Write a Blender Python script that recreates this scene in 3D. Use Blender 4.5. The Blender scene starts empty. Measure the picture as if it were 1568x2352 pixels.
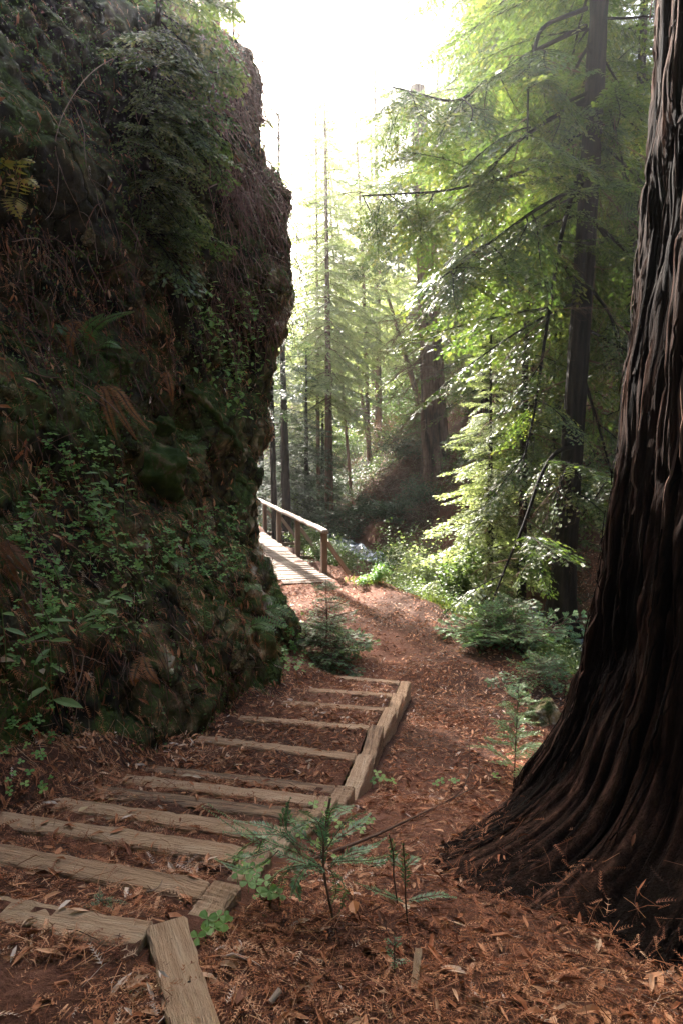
import bpy, math, random
import numpy as np
from mathutils import Vector, Matrix
from mathutils.bvhtree import BVHTree

# ------------------------------------------------------------------ camera, sky, sun, exposure
S = bpy.context.scene
COL = S.collection
random.seed(7)
RNG = np.random.default_rng(11)
R = math.radians
CAMZ = 3.04
PITCH = R(5.36)
FPX = 1560.0            # focal length in pixels of a 1568 x 2352 frame
cam_d = bpy.data.cameras.new('camera')
cam = bpy.data.objects.new('camera', cam_d); COL.objects.link(cam)
cam.location = (0, 0, CAMZ); cam.rotation_euler = (R(90) - PITCH, 0, 0)
cam_d.sensor_fit = 'VERTICAL'; cam_d.sensor_height = 36; cam_d.lens = FPX / 2352 * 36
cam_d.clip_start = 0.05; cam_d.clip_end = 600
S.camera = cam

SUN_AZ, SUN_EL = R(-20), R(37)     # azimuth from +Y towards +X
world = bpy.data.worlds.new('World'); S.world = world; world.use_nodes = True
wn = world.node_tree; wn.nodes.clear()
sky = wn.nodes.new('ShaderNodeTexSky'); sky.sky_type = 'NISHITA'; sky.sun_disc = False
sky.sun_elevation = SUN_EL; sky.sun_rotation = SUN_AZ; sky.air_density = 1.0; sky.dust_density = 4.0; sky.ozone_density = 0.6
bg = wn.nodes.new('ShaderNodeBackground'); bg.inputs['Strength'].default_value = 0.15
wo = wn.nodes.new('ShaderNodeOutputWorld')
wn.links.new(sky.outputs[0], bg.inputs[0]); wn.links.new(bg.outputs[0], wo.inputs[0])
sd = bpy.data.lights.new('sun', 'SUN'); sd.energy = 5.0; sd.angle = R(0.5); sd.color = (1.0, 0.94, 0.86)
sun = bpy.data.objects.new('sun', sd); COL.objects.link(sun)
sdir = Vector((math.sin(SUN_AZ) * math.cos(SUN_EL), math.cos(SUN_AZ) * math.cos(SUN_EL), math.sin(SUN_EL)))
sun.rotation_euler = sdir.to_track_quat('Z', 'Y').to_euler(); sun.location = (-8, 20, 30)
vs = S.view_settings
S.display_settings.display_device = 'sRGB'
vs.view_transform = 'Standard'; vs.look = 'None'; vs.exposure = 3.0; vs.gamma = 1.0
try: vs.use_curve_mapping = False
except Exception: pass
cy = S.cycles
cy.use_denoising = True
cy.max_bounces = 8; cy.diffuse_bounces = 4; cy.glossy_bounces = 2; cy.transmission_bounces = 4
cy.transparent_max_bounces = 6; cy.volume_bounces = 1
cy.sample_clamp_indirect = 4.0
cy.use_adaptive_sampling = True; cy.adaptive_threshold = 0.02

# ------------------------------------------------------------------ helpers
CP, SP = math.cos(PITCH), math.sin(PITCH)
def ray(px, py):
    u = (px - 784) / FPX; v = -(py - 1176) / FPX
    return Vector((u, CP + v * SP, -SP + v * CP))
CAMP = Vector((0, 0, CAMZ))
def at(px, py, y):                 # the place seen at a point of the photograph, y metres ahead
    d = ray(px, py); return CAMP + d * (y / d.y)
def on_level(px, py, z):
    d = ray(px, py); return CAMP + d * ((z - CAMZ) / d.z)

def _hash(ix, iy, iz, seed):
    h = (ix * 374761393 + iy * 668265263 + iz * 2147483647 + seed * 1274126177) & 0xFFFFFFFF
    h = ((h ^ (h >> 13)) * 1274126177) & 0xFFFFFFFF
    h = h ^ (h >> 16)
    return (h & 0xFFFFFF) / float(0xFFFFFF)
def vnoise(p, seed=0):             # value noise, -1..1
    p = np.asarray(p, float); i = np.floor(p).astype(np.int64); f = p - i; f = f * f * (3 - 2 * f)
    r = 0
    for dx in (0, 1):
        wx = f[..., 0] if dx else 1 - f[..., 0]
        for dy in (0, 1):
            wy = f[..., 1] if dy else 1 - f[..., 1]
            for dz in (0, 1):
                wz = f[..., 2] if dz else 1 - f[..., 2]
                r = r + wx * wy * wz * _hash(i[..., 0] + dx, i[..., 1] + dy, i[..., 2] + dz, seed)
    return r * 2 - 1
def fbm(p, oct=4, seed=0, gain=.5):
    p = np.asarray(p, float); a, s = 1.0, 0
    for k in range(oct):
        s = s + a * vnoise(p, seed + k * 17); p = p * 2.03; a *= gain
    return s
def P3(x, y, z): return np.stack(np.broadcast_arrays(np.asarray(x, float), np.asarray(y, float), np.asarray(z, float)), -1)
def sstep(a, b, x):
    t = np.clip((np.asarray(x, float) - a) / (b - a), 0, 1); return t * t * (3 - 2 * t)
def nrm(v): return v / np.maximum(np.linalg.norm(v, axis=-1, keepdims=True), 1e-9)

class MB:
    """collects vertices, faces of 3 or 4 corners, one material index and one tint per face"""
    def __init__(s): s.V = []; s.F3 = []; s.F4 = []; s.n = 0; s.T = []; s.M3 = []; s.M4 = []
    def add(s, V, F, tint=0.5, mi=0):
        V = np.asarray(V, float).reshape(-1, 3); F = np.asarray(F, np.int64)
        s.V.append(V)
        t = np.broadcast_to(np.asarray(tint, float), (len(V),)) if np.ndim(tint) < 1 or len(np.atleast_1d(tint)) in (1, len(V)) else tint
        s.T.append(np.array(t, float))
        if F.shape[1] == 4: s.F4.append(F + s.n); s.M4.append(np.full(len(F), mi))
        else: s.F3.append(F + s.n); s.M3.append(np.full(len(F), mi))
        s.n += len(V); return s
    def mesh(s, name, mats, smooth=False):
        V = np.concatenate(s.V); T = np.concatenate(s.T)
        f3 = np.concatenate(s.F3) if s.F3 else np.zeros((0, 3), np.int64)
        f4 = np.concatenate(s.F4) if s.F4 else np.zeros((0, 4), np.int64)
        me = bpy.data.meshes.new(name)
        me.vertices.add(len(V)); me.vertices.foreach_set('co', V.astype(np.float32).ravel())
        loops = np.concatenate([f3.ravel(), f4.ravel()]); me.loops.add(len(loops))
        me.loops.foreach_set('vertex_index', loops.astype(np.int32))
        tot = np.concatenate([np.full(len(f3), 3), np.full(len(f4), 4)])
        st = np.concatenate([[0], np.cumsum(tot)[:-1]]) if len(tot) else tot
        me.polygons.add(len(tot)); me.polygons.foreach_set('loop_start', st.astype(np.int32))
        me.polygons.foreach_set('loop_total', tot.astype(np.int32))
        mi = np.concatenate([*(s.M3 or [np.zeros(0)]), *(s.M4 or [np.zeros(0)])])
        me.polygons.foreach_set('material_index', mi.astype(np.int32))
        me.polygons.foreach_set('use_smooth', np.full(len(tot), bool(smooth)))
        a = me.attributes.new('tint', 'FLOAT', 'POINT'); a.data.foreach_set('value', T.astype(np.float32))
        for m in (mats if isinstance(mats, (list, tuple)) else [mats]): me.materials.append(m)
        me.update(calc_edges=True); me.validate(); return me
    def obj(s, name, mats, parent=None, smooth=False):
        return link(name, s.mesh(name, mats, smooth), parent)
def link(name, data, parent=None, M=None):
    o = bpy.data.objects.new(name, data); COL.objects.link(o)
    if parent is not None: o.parent = parent
    if M is not None: o.matrix_basis = M
    return o
def thing(name, label, cat, loc=(0, 0, 0), rz=0, group=None):
    o = link(name, None); o.location = loc; o.rotation_euler = (0, 0, rz); o.empty_display_size = .1
    return tag(o, label, cat, group)
def tag(o, label, cat, group=None, kind=None):
    if label: o['label'] = label
    if cat: o['category'] = cat
    if group: o['group'] = group
    if kind: o['kind'] = kind
    return o
def struct(o): o['kind'] = 'structure'; return o

def tube(path, rad, n=6, cap=True):
    path = np.asarray(path, float); rad = np.broadcast_to(np.asarray(rad, float), (len(path),))
    t = nrm(np.gradient(path, axis=0)); ref = np.array([0, 0, 1.0])
    if abs(t[:, 2]).mean() > .8: ref = np.array([1.0, 0, 0])
    a = nrm(np.cross(t, ref)); b = np.cross(t, a)
    th = np.arange(n) * 2 * np.pi / n
    V = path[:, None] + rad[:, None, None] * (np.cos(th)[None, :, None] * a[:, None] + np.sin(th)[None, :, None] * b[:, None])
    V = V.reshape(-1, 3); m = len(path); F = []
    i = np.arange(m - 1)[:, None] * n; j = np.arange(n)[None]; j2 = (j + 1) % n
    F = np.stack([i + j, i + j2, i + n + j2, i + n + j], -1).reshape(-1, 4)
    return V, F
def grid_faces(a, b, closed=False):
    i = np.arange(a - 1)[:, None]; nb = b if closed else b - 1; j = np.arange(nb)[None]; j2 = (j + 1) % b
    return np.stack([i * b + j, i * b + j2, (i + 1) * b + j2, (i + 1) * b + j], -1).reshape(-1, 4)
def frames(nor, ang):              # rotation matrices with Z = nor and a random spin
    nor = nrm(nor); ref = np.where(np.abs(nor[:, 2:3]) > .9, np.array([[1.0, 0, 0]]), np.array([[0, 0, 1.0]]))
    a = nrm(np.cross(ref, nor)); b = np.cross(nor, a); c, s = np.cos(ang)[:, None], np.sin(ang)[:, None]
    x = a * c + b * s; y = np.cross(nor, x)
    return np.stack([x, y, nor], -1)
def scatter(mb, TV, TF, pos, rot, sc, tint, mi=0, tt=None):
    TV = np.asarray(TV, float); TF = np.asarray(TF, np.int64); k = len(TV); n = len(pos)
    if n == 0: return
    sc = np.asarray(sc, float)
    if sc.ndim == 1: sc = np.repeat(sc[:, None], 3, 1)
    V = np.einsum('nij,nkj->nki', rot, TV[None] * sc[:, None]) + pos[:, None]
    F = (TF[None] + (np.arange(n) * k)[:, None, None]).reshape(-1, TF.shape[1])
    T = np.repeat(np.broadcast_to(np.asarray(tint, float), (n,)), k)
    if tt is not None: T = np.clip(T + np.tile(tt, n), 0, 1)
    mb.add(V.reshape(-1, 3), F, T, mi)
def leaf_quads(mb, org, d, nor, L, W, tint, mi=0, wide=.45):
    d = nrm(d); nor = nrm(nor); s = nrm(np.cross(d, nor)); L = np.broadcast_to(L, (len(org),))[:, None]; W = np.broadcast_to(W, (len(org),))[:, None]
    V = np.stack([org, org + d * L * wide + s * W / 2, org + d * L, org + d * L * wide - s * W / 2], 1).reshape(-1, 3)
    F = np.arange(len(org) * 4).reshape(-1, 4)
    mb.add(V, F, np.repeat(np.broadcast_to(tint, (len(org),)), 4), mi)
def box(lx, ly, lz, bev=.01, seg=1, jit=0.0, rng=None):
    """bevelled beam, long axis X, centred; several cuts along X so it can be uneven"""
    xs = np.concatenate([[-lx / 2, -lx / 2 + bev], np.linspace(-lx / 2, lx / 2, seg + 2)[1:-1], [lx / 2 - bev, lx / 2]])
    a, b = ly / 2, lz / 2
    prof = np.array([[-a + bev, -b], [a - bev, -b], [a, -b + bev], [a, b - bev], [a - bev, b], [-a + bev, b], [-a, b - bev], [-a, -b + bev]])
    V = []
    for k, x in enumerate(xs):
        e = bev if k in (0, len(xs) - 1) else 0
        pr = prof * np.array([(a - e) / a, (b - e) / b])
        if rng is not None and jit: pr = pr + rng.normal(0, jit, pr.shape)
        V.append(np.column_stack([np.full(8, x), pr]))
    V = np.concatenate(V); n = len(xs)
    F = grid_faces(n, 8, True)[:, ::-1]
    caps = []
    for base, flip in ((0, 0), ((n - 1) * 8, 1)):
        for q in ((0, 1, 2, 7), (7, 2, 3, 6), (6, 3, 4, 5)):
            q = [base + i for i in q]; caps.append(q if flip else q[::-1])
    return V, np.concatenate([F, np.array(caps)])
def beam_matrix(p0, p1, up=(0, 0, 1)):
    p0, p1 = Vector(p0), Vector(p1); x = (p1 - p0).normalized(); y = Vector(up).cross(x).normalized(); z = x.cross(y)
    M = Matrix((x, y, z)).transposed().to_4x4(); M.translation = (p0 + p1) / 2; return M

# ------------------------------------------------------------------ materials
def newmat(name):
    m = bpy.data.materials.new(name); m.use_nodes = True; nt = m.node_tree; nt.nodes.clear()
    out = nt.nodes.new('ShaderNodeOutputMaterial'); return m, nt, out
def N(nt, t, **kw):
    n = nt.nodes.new(t)
    for k, v in kw.items():
        if k in n.inputs: n.inputs[k].default_value = v
        else: setattr(n, k, v)
    return n
def ramp(nt, stops):
    n = nt.nodes.new('ShaderNodeValToRGB'); cr = n.color_ramp
    while len(cr.elements) < len(stops): cr.elements.new(.5)
    for e, (p, c) in zip(cr.elements, stops): e.position = p; e.color = (*c, 1) if len(c) == 3 else c
    return n
def mathn(nt, op, a, b=None):
    n = nt.nodes.new('ShaderNodeMath'); n.operation = op
    for i, v in enumerate((a, b)):
        if v is None: continue
        if isinstance(v, (int, float)): n.inputs[i].default_value = v
        else: nt.links.new(v, n.inputs[i])
    return n.outputs[0]
def leafmat(name, stops, trans=.4, rough=.45, objvar=.25, spec=.4, tgain=1.5):
    m, nt, out = newmat(name); L = nt.links
    at_ = N(nt, 'ShaderNodeAttribute', attribute_name='tint')
    oi = N(nt, 'ShaderNodeObjectInfo')
    f = mathn(nt, 'ADD', at_.outputs['Fac'], mathn(nt, 'MULTIPLY', mathn(nt, 'SUBTRACT', oi.outputs['Random'], .5), objvar))
    rp = ramp(nt, stops); L.new(f, rp.inputs[0])
    bs = N(nt, 'ShaderNodeBsdfPrincipled'); bs.inputs['Roughness'].default_value = rough
    bs.inputs['Specular IOR Level'].default_value = spec
    L.new(rp.outputs[0], bs.inputs['Base Color'])
    tr = N(nt, 'ShaderNodeBsdfTranslucent')
    mx = N(nt, 'ShaderNodeMix', data_type='RGBA'); mx.blend_type = 'MULTIPLY'; mx.inputs[0].default_value = 1
    L.new(rp.outputs[0], mx.inputs[6]); mx.inputs[7].default_value = (tgain * 1.06, tgain * 1.1, tgain * .68, 1)
    L.new(mx.outputs[2], tr.inputs['Color'])
    ms = N(nt, 'ShaderNodeMixShader'); ms.inputs[0].default_value = trans
    L.new(bs.outputs[0], ms.inputs[1]); L.new(tr.outputs[0], ms.inputs[2]); L.new(ms.outputs[0], out.inputs[0])
    return m
def tintmat(name, stops, rough=.85, bump=0, bscale=60, noise_var=.3, nscale=12, stretch=(1, 1, 1), spec=.25, objvar=0.0, tintw=1.0, warp=0.0, wet=None):
    """opaque procedural material: tint attribute + stretched noise -> ramp, with fine bump"""
    m, nt, out = newmat(name); L = nt.links
    tc = N(nt, 'ShaderNodeTexCoord'); mp = N(nt, 'ShaderNodeMapping'); mp.inputs['Scale'].default_value = stretch
    L.new(tc.outputs['Object'], mp.inputs[0])
    no = N(nt, 'ShaderNodeTexNoise'); no.inputs['Scale'].default_value = nscale; no.inputs['Detail'].default_value = 7; no.inputs['Roughness'].default_value = .65
    no.inputs['Distortion'].default_value = warp
    L.new(mp.outputs[0], no.inputs['Vector'])
    f = mathn(nt, 'MULTIPLY', mathn(nt, 'SUBTRACT', no.outputs['Fac'], .5), noise_var * 2)
    at_ = N(nt, 'ShaderNodeAttribute', attribute_name='tint')
    f = mathn(nt, 'ADD', f, mathn(nt, 'ADD', mathn(nt, 'MULTIPLY', mathn(nt, 'SUBTRACT', at_.outputs['Fac'], .5), tintw), .5))
    if objvar:
        oi = N(nt, 'ShaderNodeObjectInfo'); f = mathn(nt, 'ADD', f, mathn(nt, 'MULTIPLY', mathn(nt, 'SUBTRACT', oi.outputs['Random'], .5), objvar))
    rp = ramp(nt, stops); L.new(f, rp.inputs[0])
    bs = N(nt, 'ShaderNodeBsdfPrincipled'); bs.inputs['Roughness'].default_value = rough; bs.inputs['Specular IOR Level'].default_value = spec
    L.new(rp.outputs[0], bs.inputs['Base Color'])
    if bump:
        n2 = N(nt, 'ShaderNodeTexNoise'); n2.inputs['Scale'].default_value = bscale; n2.inputs['Detail'].default_value = 8; n2.inputs['Roughness'].default_value = .7
        L.new(mp.outputs[0], n2.inputs['Vector'])
        bp = N(nt, 'ShaderNodeBump'); bp.inputs['Strength'].default_value = bump; bp.inputs['Distance'].default_value = .035
        L.new(n2.outputs['Fac'], bp.inputs['Height']); L.new(bp.outputs[0], bs.inputs['Normal'])
    L.new(bs.outputs[0], out.inputs[0]); return m

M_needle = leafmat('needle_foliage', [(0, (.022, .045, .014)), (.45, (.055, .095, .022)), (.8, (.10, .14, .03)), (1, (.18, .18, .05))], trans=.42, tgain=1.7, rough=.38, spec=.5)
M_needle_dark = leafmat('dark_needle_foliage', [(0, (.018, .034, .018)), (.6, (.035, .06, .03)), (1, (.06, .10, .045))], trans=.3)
M_needle_pale = leafmat('pale_needle_foliage', [(0, (.12, .16, .06)), (.5, (.22, .27, .12)), (1, (.34, .36, .2))], trans=.45, tgain=1.7)  # lighter new growth, with sun glare put into the leaf colour
M_sapling = leafmat('sapling_foliage', [(0, (.045, .10, .05)), (.5, (.09, .17, .08)), (1, (.17, .28, .10))], trans=.25, rough=.4)
M_clover = leafmat('clover_foliage', [(0, (.08, .17, .04)), (.5, (.14, .27, .06)), (1, (.25, .36, .09))], trans=.3, rough=.5)
M_herb = leafmat('herb_foliage', [(0, (.07, .13, .04)), (.5, (.12, .20, .06)), (1, (.19, .27, .10))], trans=.3, rough=.5)
M_fern = leafmat('fern_foliage', [(0, (.06, .11, .03)), (.5, (.10, .17, .05)), (1, (.17, .25, .08))], trans=.35, rough=.5)
M_deadfern = leafmat('dead_fern_foliage', [(0, (.14, .05, .015)), (.5, (.26, .10, .03)), (1, (.38, .17, .05))], trans=.3, rough=.7)
M_yellow = leafmat('yellow_foliage', [(0, (.16, .16, .03)), (.5, (.28, .22, .04)), (1, (.42, .26, .06))], trans=.35, rough=.5)
M_shrub = leafmat('shrub_foliage', [(0, (.04, .08, .02)), (.5, (.08, .13, .035)), (1, (.15, .19, .06))], trans=.45)
M_redshrub = leafmat('dry_shrub_foliage', [(0, (.12, .06, .04)), (.5, (.22, .10, .08)), (1, (.34, .2, .12))], trans=.35)
M_grass = leafmat('grass_blades', [(0, (.07, .10, .02)), (.5, (.12, .16, .035)), (1, (.22, .22, .07))], trans=.45)
M_litter = tintmat('needle_litter', [(0, (.04, .017, .011)), (.3, (.18, .06, .027)), (.55, (.40, .15, .066)), (.8, (.60, .31, .165)), (.95, (.56, .38, .25)), (1, (.60, .48, .40))], rough=.7, noise_var=.12, nscale=30)
M_twig = tintmat('bare_twig', [(0, (.06, .035, .022)), (.5, (.15, .085, .055)), (1, (.34, .25, .19))], rough=.8, noise_var=.2, nscale=9)
M_soil = tintmat('forest_soil', [(0, (.03, .017, .011)), (.4, (.085, .036, .021)), (.7, (.15, .06, .034)), (1, (.26, .12, .075))], rough=.95, bump=.8, bscale=55, noise_var=.55, nscale=26)
M_bank = tintmat('mossy_rock_face', [(0, (.014, .012, .008)), (.33, (.035, .03, .014)), (.5, (.07, .055, .02)), (.62, (.055, .065, .018)), (.75, (.14, .10, .045)), (.88, (.28, .22, .12)), (1, (.48, .43, .34))], rough=.9, bump=1, bscale=18, noise_var=.95, nscale=2.6, warp=.6)
def rocky(m, moss=(.045, .065, .012), scale=3.2, amt=.8):
    nt = m.node_tree; L = nt.links; bs = [n for n in nt.nodes if n.type == 'BSDF_PRINCIPLED'][0]; col = bs.inputs['Base Color'].links[0].from_socket
    tc = N(nt, 'ShaderNodeTexCoord'); no = N(nt, 'ShaderNodeTexNoise'); no.inputs['Scale'].default_value = 2.2; no.inputs['Detail'].default_value = 5; L.new(tc.outputs['Object'], no.inputs[0])
    mx = N(nt, 'ShaderNodeMix', data_type='VECTOR'); mx.inputs[0].default_value = .32; L.new(tc.outputs['Object'], mx.inputs[4]); L.new(no.outputs['Color'], mx.inputs[5])
    vo = N(nt, 'ShaderNodeTexVoronoi', feature='DISTANCE_TO_EDGE'); vo.inputs['Scale'].default_value = scale; L.new(mx.outputs[1], vo.inputs['Vector'])
    cr = ramp(nt, [(0, (.12, .10, .08)), (.035, (.5, .48, .45)), (.12, (1, 1, 1))]); L.new(vo.outputs['Distance'], cr.inputs[0])
    mu = N(nt, 'ShaderNodeMix', data_type='RGBA'); mu.blend_type = 'MULTIPLY'; mu.inputs[0].default_value = amt; L.new(col, mu.inputs[6]); L.new(cr.outputs[0], mu.inputs[7])
    ge = N(nt, 'ShaderNodeNewGeometry'); sx = N(nt, 'ShaderNodeSeparateXYZ'); L.new(ge.outputs['Normal'], sx.inputs[0])
    n2 = N(nt, 'ShaderNodeTexNoise'); n2.inputs['Scale'].default_value = 1.7; n2.inputs['Detail'].default_value = 6; L.new(tc.outputs['Object'], n2.inputs[0])
    f = mathn(nt, 'ADD', mathn(nt, 'MULTIPLY', sx.outputs['Z'], .55), mathn(nt, 'MULTIPLY', mathn(nt, 'SUBTRACT', n2.outputs['Fac'], .5), 2.4))
    mr = N(nt, 'ShaderNodeMapRange'); mr.inputs['From Min'].default_value = .12; mr.inputs['From Max'].default_value = .42; L.new(f, mr.inputs['Value'])
    n3 = N(nt, 'ShaderNodeTexNoise'); n3.inputs['Scale'].default_value = 40; n3.inputs['Detail'].default_value = 4; L.new(tc.outputs['Object'], n3.inputs[0])
    mc = ramp(nt, [(.3, tuple(c * .45 for c in moss)), (.7, tuple(c * 1.8 for c in moss))]); L.new(n3.outputs['Fac'], mc.inputs[0])
    m2 = N(nt, 'ShaderNodeMix', data_type='RGBA'); L.new(mr.outputs[0], m2.inputs[0]); L.new(mu.outputs[2], m2.inputs[6]); L.new(mc.outputs[0], m2.inputs[7]); L.new(m2.outputs[2], bs.inputs['Base Color'])
    old = bs.inputs['Normal'].links[0].from_node; b2 = N(nt, 'ShaderNodeBump'); b2.inputs['Strength'].default_value = .9; b2.inputs['Distance'].default_value = .06
    L.new(cr.outputs[0], b2.inputs['Height']); L.new(old.outputs[0], b2.inputs['Normal']); L.new(b2.outputs[0], bs.inputs['Normal'])
rocky(M_bank)
M_rock = tintmat('mottled_rock', [(0, (.04, .035, .02)), (.4, (.12, .10, .05)), (.6, (.25, .19, .08)), (.8, (.34, .28, .17)), (1, (.5, .45, .36))], rough=.9, bump=.8, bscale=16, noise_var=.8, nscale=5, objvar=.3)
M_mossrock = tintmat('moss_covered_rock', [(0, (.02, .035, .008)), (.45, (.045, .075, .014)), (.62, (.07, .10, .02)), (.75, (.16, .12, .06)), (1, (.3, .23, .14))], rough=.95, bump=1, bscale=30, noise_var=.6, nscale=4)
rocky(M_rock, scale=2.0, amt=.6)
M_wood = tintmat('weathered_timber', [(0, (.05, .032, .022)), (.16, (.12, .08, .055)), (.3, (.25, .155, .095)), (.5, (.45, .28, .165)), (.75, (.55, .38, .245)), (1, (.60, .47, .35))], rough=.8, bump=.8, bscale=14, noise_var=.62, nscale=5, stretch=(.6, 7, 7), objvar=.16)
M_rail = tintmat('bridge_timber', [(0, (.05, .03, .02)), (.35, (.14, .085, .055)), (.6, (.20, .13, .09)), (1, (.38, .29, .22))], rough=.75, bump=.5, bscale=12, noise_var=.4, nscale=5, stretch=(.5, 9, 9), objvar=.15)
M_deck = tintmat('deck_timber', [(0, (.07, .045, .032)), (.4, (.13, .09, .065)), (.7, (.20, .145, .11)), (1, (.42, .34, .28))], rough=.8, bump=.4, bscale=10, noise_var=.4, nscale=5, stretch=(.5, 9, 9), objvar=.25)
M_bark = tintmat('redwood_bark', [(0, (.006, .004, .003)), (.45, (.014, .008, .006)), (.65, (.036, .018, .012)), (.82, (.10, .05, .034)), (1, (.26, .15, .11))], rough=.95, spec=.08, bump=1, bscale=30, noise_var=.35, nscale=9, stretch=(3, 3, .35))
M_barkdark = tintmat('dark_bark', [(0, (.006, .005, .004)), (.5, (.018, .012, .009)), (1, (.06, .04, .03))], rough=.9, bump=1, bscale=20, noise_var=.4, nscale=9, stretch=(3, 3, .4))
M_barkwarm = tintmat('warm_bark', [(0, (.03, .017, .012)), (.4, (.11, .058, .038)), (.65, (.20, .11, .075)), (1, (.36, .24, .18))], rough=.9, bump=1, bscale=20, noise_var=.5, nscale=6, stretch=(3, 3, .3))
M_iron = tintmat('rusted_nail', [(0, (.02, .015, .012)), (1, (.07, .045, .03))], rough=.6, noise_var=.3, nscale=40)

# water with foam
M_water, nt, out = newmat('stream_water')
tc = N(nt, 'ShaderNodeTexCoord'); mp = N(nt, 'ShaderNodeMapping'); mp.inputs['Scale'].default_value = (1.2, .8, 1); nt.links.new(tc.outputs['Object'], mp.inputs[0])
n1 = N(nt, 'ShaderNodeTexNoise'); n1.inputs['Scale'].default_value = 4; n1.inputs['Detail'].default_value = 8; nt.links.new(mp.outputs[0], n1.inputs[0])
rp = ramp(nt, [(.40, (.05, .055, .06)), (.52, (.25, .28, .33)), (.6, (.75, .78, .85))]); nt.links.new(n1.outputs[0], rp.inputs[0])
bs = N(nt, 'ShaderNodeBsdfPrincipled'); bs.inputs['Roughness'].default_value = .18; nt.links.new(rp.outputs[0], bs.inputs['Base Color'])
bp = N(nt, 'ShaderNodeBump'); bp.inputs['Strength'].default_value = 1; bp.inputs['Distance'].default_value = .12
nt.links.new(n1.outputs[0], bp.inputs['Height']); nt.links.new(bp.outputs[0], bs.inputs['Normal']); nt.links.new(bs.outputs[0], out.inputs[0])

# ------------------------------------------------------------------ staircase layout (from the photograph)
TIES = [  # left px, left py, right px, right py   (top-face centre lines), nearest first
    (-150, 2059, 335, 2142), (-110, 1937, 470, 2043), (-40, 1872, 552, 1959), (130, 1844, 620, 1909),
    (215, 1814, 685, 1869), (280, 1786, 725, 1838), (335, 1764, 768, 1813), (455, 1694, 816, 1738),
    (548, 1648, 846, 1671), (648, 1612, 880, 1629), (708, 1583, 898, 1596), (766, 1554, 917, 1567)]
NT = len(TIES)
def tie_z(k): return .12 + .12 * (NT - 1 - k)
TL, TR = [], []
for k, (a, b, c, d) in enumerate(TIES):
    TL.append(np.array(on_level(a, b, tie_z(k)))); TR.append(np.array(on_level(c, d, tie_z(k))))
QK = np.array([TR[k][1] + .27 * TR[k][0] for k in range(NT)])
def stair_level(q):
    return np.interp(q, np.concatenate([[-4, QK[0] - .9], QK, [QK[-1] + .9]]), np.concatenate([[1.60, 1.44], [tie_z(k) for k in range(NT)], [0]]))
YL = np.array([TL[k][1] for k in range(NT)]); XL = np.array([TL[k][0] for k in range(NT)])
def stair_left(y): return np.interp(y, np.concatenate([[-2], YL, [9.3, 10]]), np.concatenate([[-2.4], XL, [-.25, -.5]]))
YR = np.array([TR[k][1] for k in range(NT)]); XR = np.array([TR[k][0] for k in range(NT)])

# ------------------------------------------------------------------ ground height
EY = [-6, -2, 2, 5, 8, 9.5, 11, 12.6, 14, 15.5, 16.6, 18, 24, 34]; EX = [7, 6.5, 5, 4, 2.95, 2.7, 2.45, 1.85, 1.25, .6, -.1, -1.2, -3.6, -7]
def creek_x(y): return np.interp(y, [-6, 5, 10, 16, 19, 21.5, 24, 26, 29, 33, 45, 80, 120], [12, 9, 6.8, 4.9, 4.0, 3.1, 1.6, .8, -.3, -1.2, -1.2, -1, 0])
def creek_z(y): return np.interp(y, [0, 20, 28, 40, 120], [-1.5, -1.25, -1.0, -.4, 5])
def ground_z(x, y, detail=True):
    x = np.asarray(x, float); y = np.asarray(y, float)
    q = y + .27 * x
    off = .055 + .155 * sstep(QK[6] - .1, QK[7] - .1, q)
    base = stair_level(q) - off
    base = np.where(q > QK[-1], np.maximum(base, -.21), base)
    base = base + .21 * sstep(QK[-1] + .3, QK[-1] + 1.3, q)
    sl = stair_left(y)
    dl = np.clip(sl - .02 - x, 0, 3)
    base = base + np.where(y < 10.5, .26 * sstep(0, .3, dl) + .45 * np.clip(dl - .3, 0, 3), 0) * sstep(10.6, 9.3, y)
    base = base - .16 * sstep(15.2, 16.3, y)
    xe = np.interp(y, EY, EX)
    lip = .10 * np.exp(-((x - xe + .25) / .3) ** 2) * sstep(9, 11, y) * sstep(17, 15, y)
    cz = creek_z(y); cx = creek_x(y)
    w = np.clip((cx - xe) * .55, 1.2, 4)
    t = sstep(0, 1, (x - xe) / w)
    z = base * (1 - t) + cz * t + lip
    d = x - cx
    z = np.where(d > .9, np.maximum(z, cz) + .82 * np.clip(d - .9, 0, 4) + 1.1 * np.clip(d - 4.9, 0, 30) * 1.0 + .25 * np.clip(d - 30, 0, 60), z)
    # left side of the valley beyond the bridge
    dl2 = np.clip(-(x - cx) - 2.6, 0, 60)
    z = np.where((y > 15), z + (.35 * np.clip(dl2, 0, 5) + .95 * np.clip(dl2 - 5, 0, 40)) * sstep(20, 30, y), z)
    far = np.clip(y - 62, 0, 100); z = z + far * .30
    if detail:
        amp = .035 + .25 * sstep(0, 2, x - xe) + .2 * sstep(1, 4, np.abs(d) - 1) * sstep(14, 18, y)
        wch = sstep(.6, 1.4, np.abs(d)) * sstep(0, 1, t + .0) + (1 - t)
        z = z + fbm(P3(x * .9, y * .9, 0), 4, 3) * amp * np.clip(wch, 0, 1) + fbm(P3(x * 7, y * 7, 0), 3, 5) * .010
    return z
xs = np.concatenate([np.linspace(-60, -7, 24), np.arange(-6.8, -2, .2), np.arange(-2, 4.2, .055), np.arange(4.2, 10, .16), np.linspace(10.2, 30, 50), np.linspace(31, 80, 24)])
ys = np.concatenate([np.linspace(-14, .4, 20), np.arange(.5, 10, .055), np.arange(10, 18, .1), np.arange(18, 34, .2), np.linspace(34.4, 70, 70), np.linspace(71, 135, 40)])
GX, GY = np.meshgrid(xs, ys, indexing='ij')
GZ = ground_z(GX, GY)
gm = MB(); tg = .5 + .25 * fbm(P3(GX * .6, GY * .6, 3), 3, 9)
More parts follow.
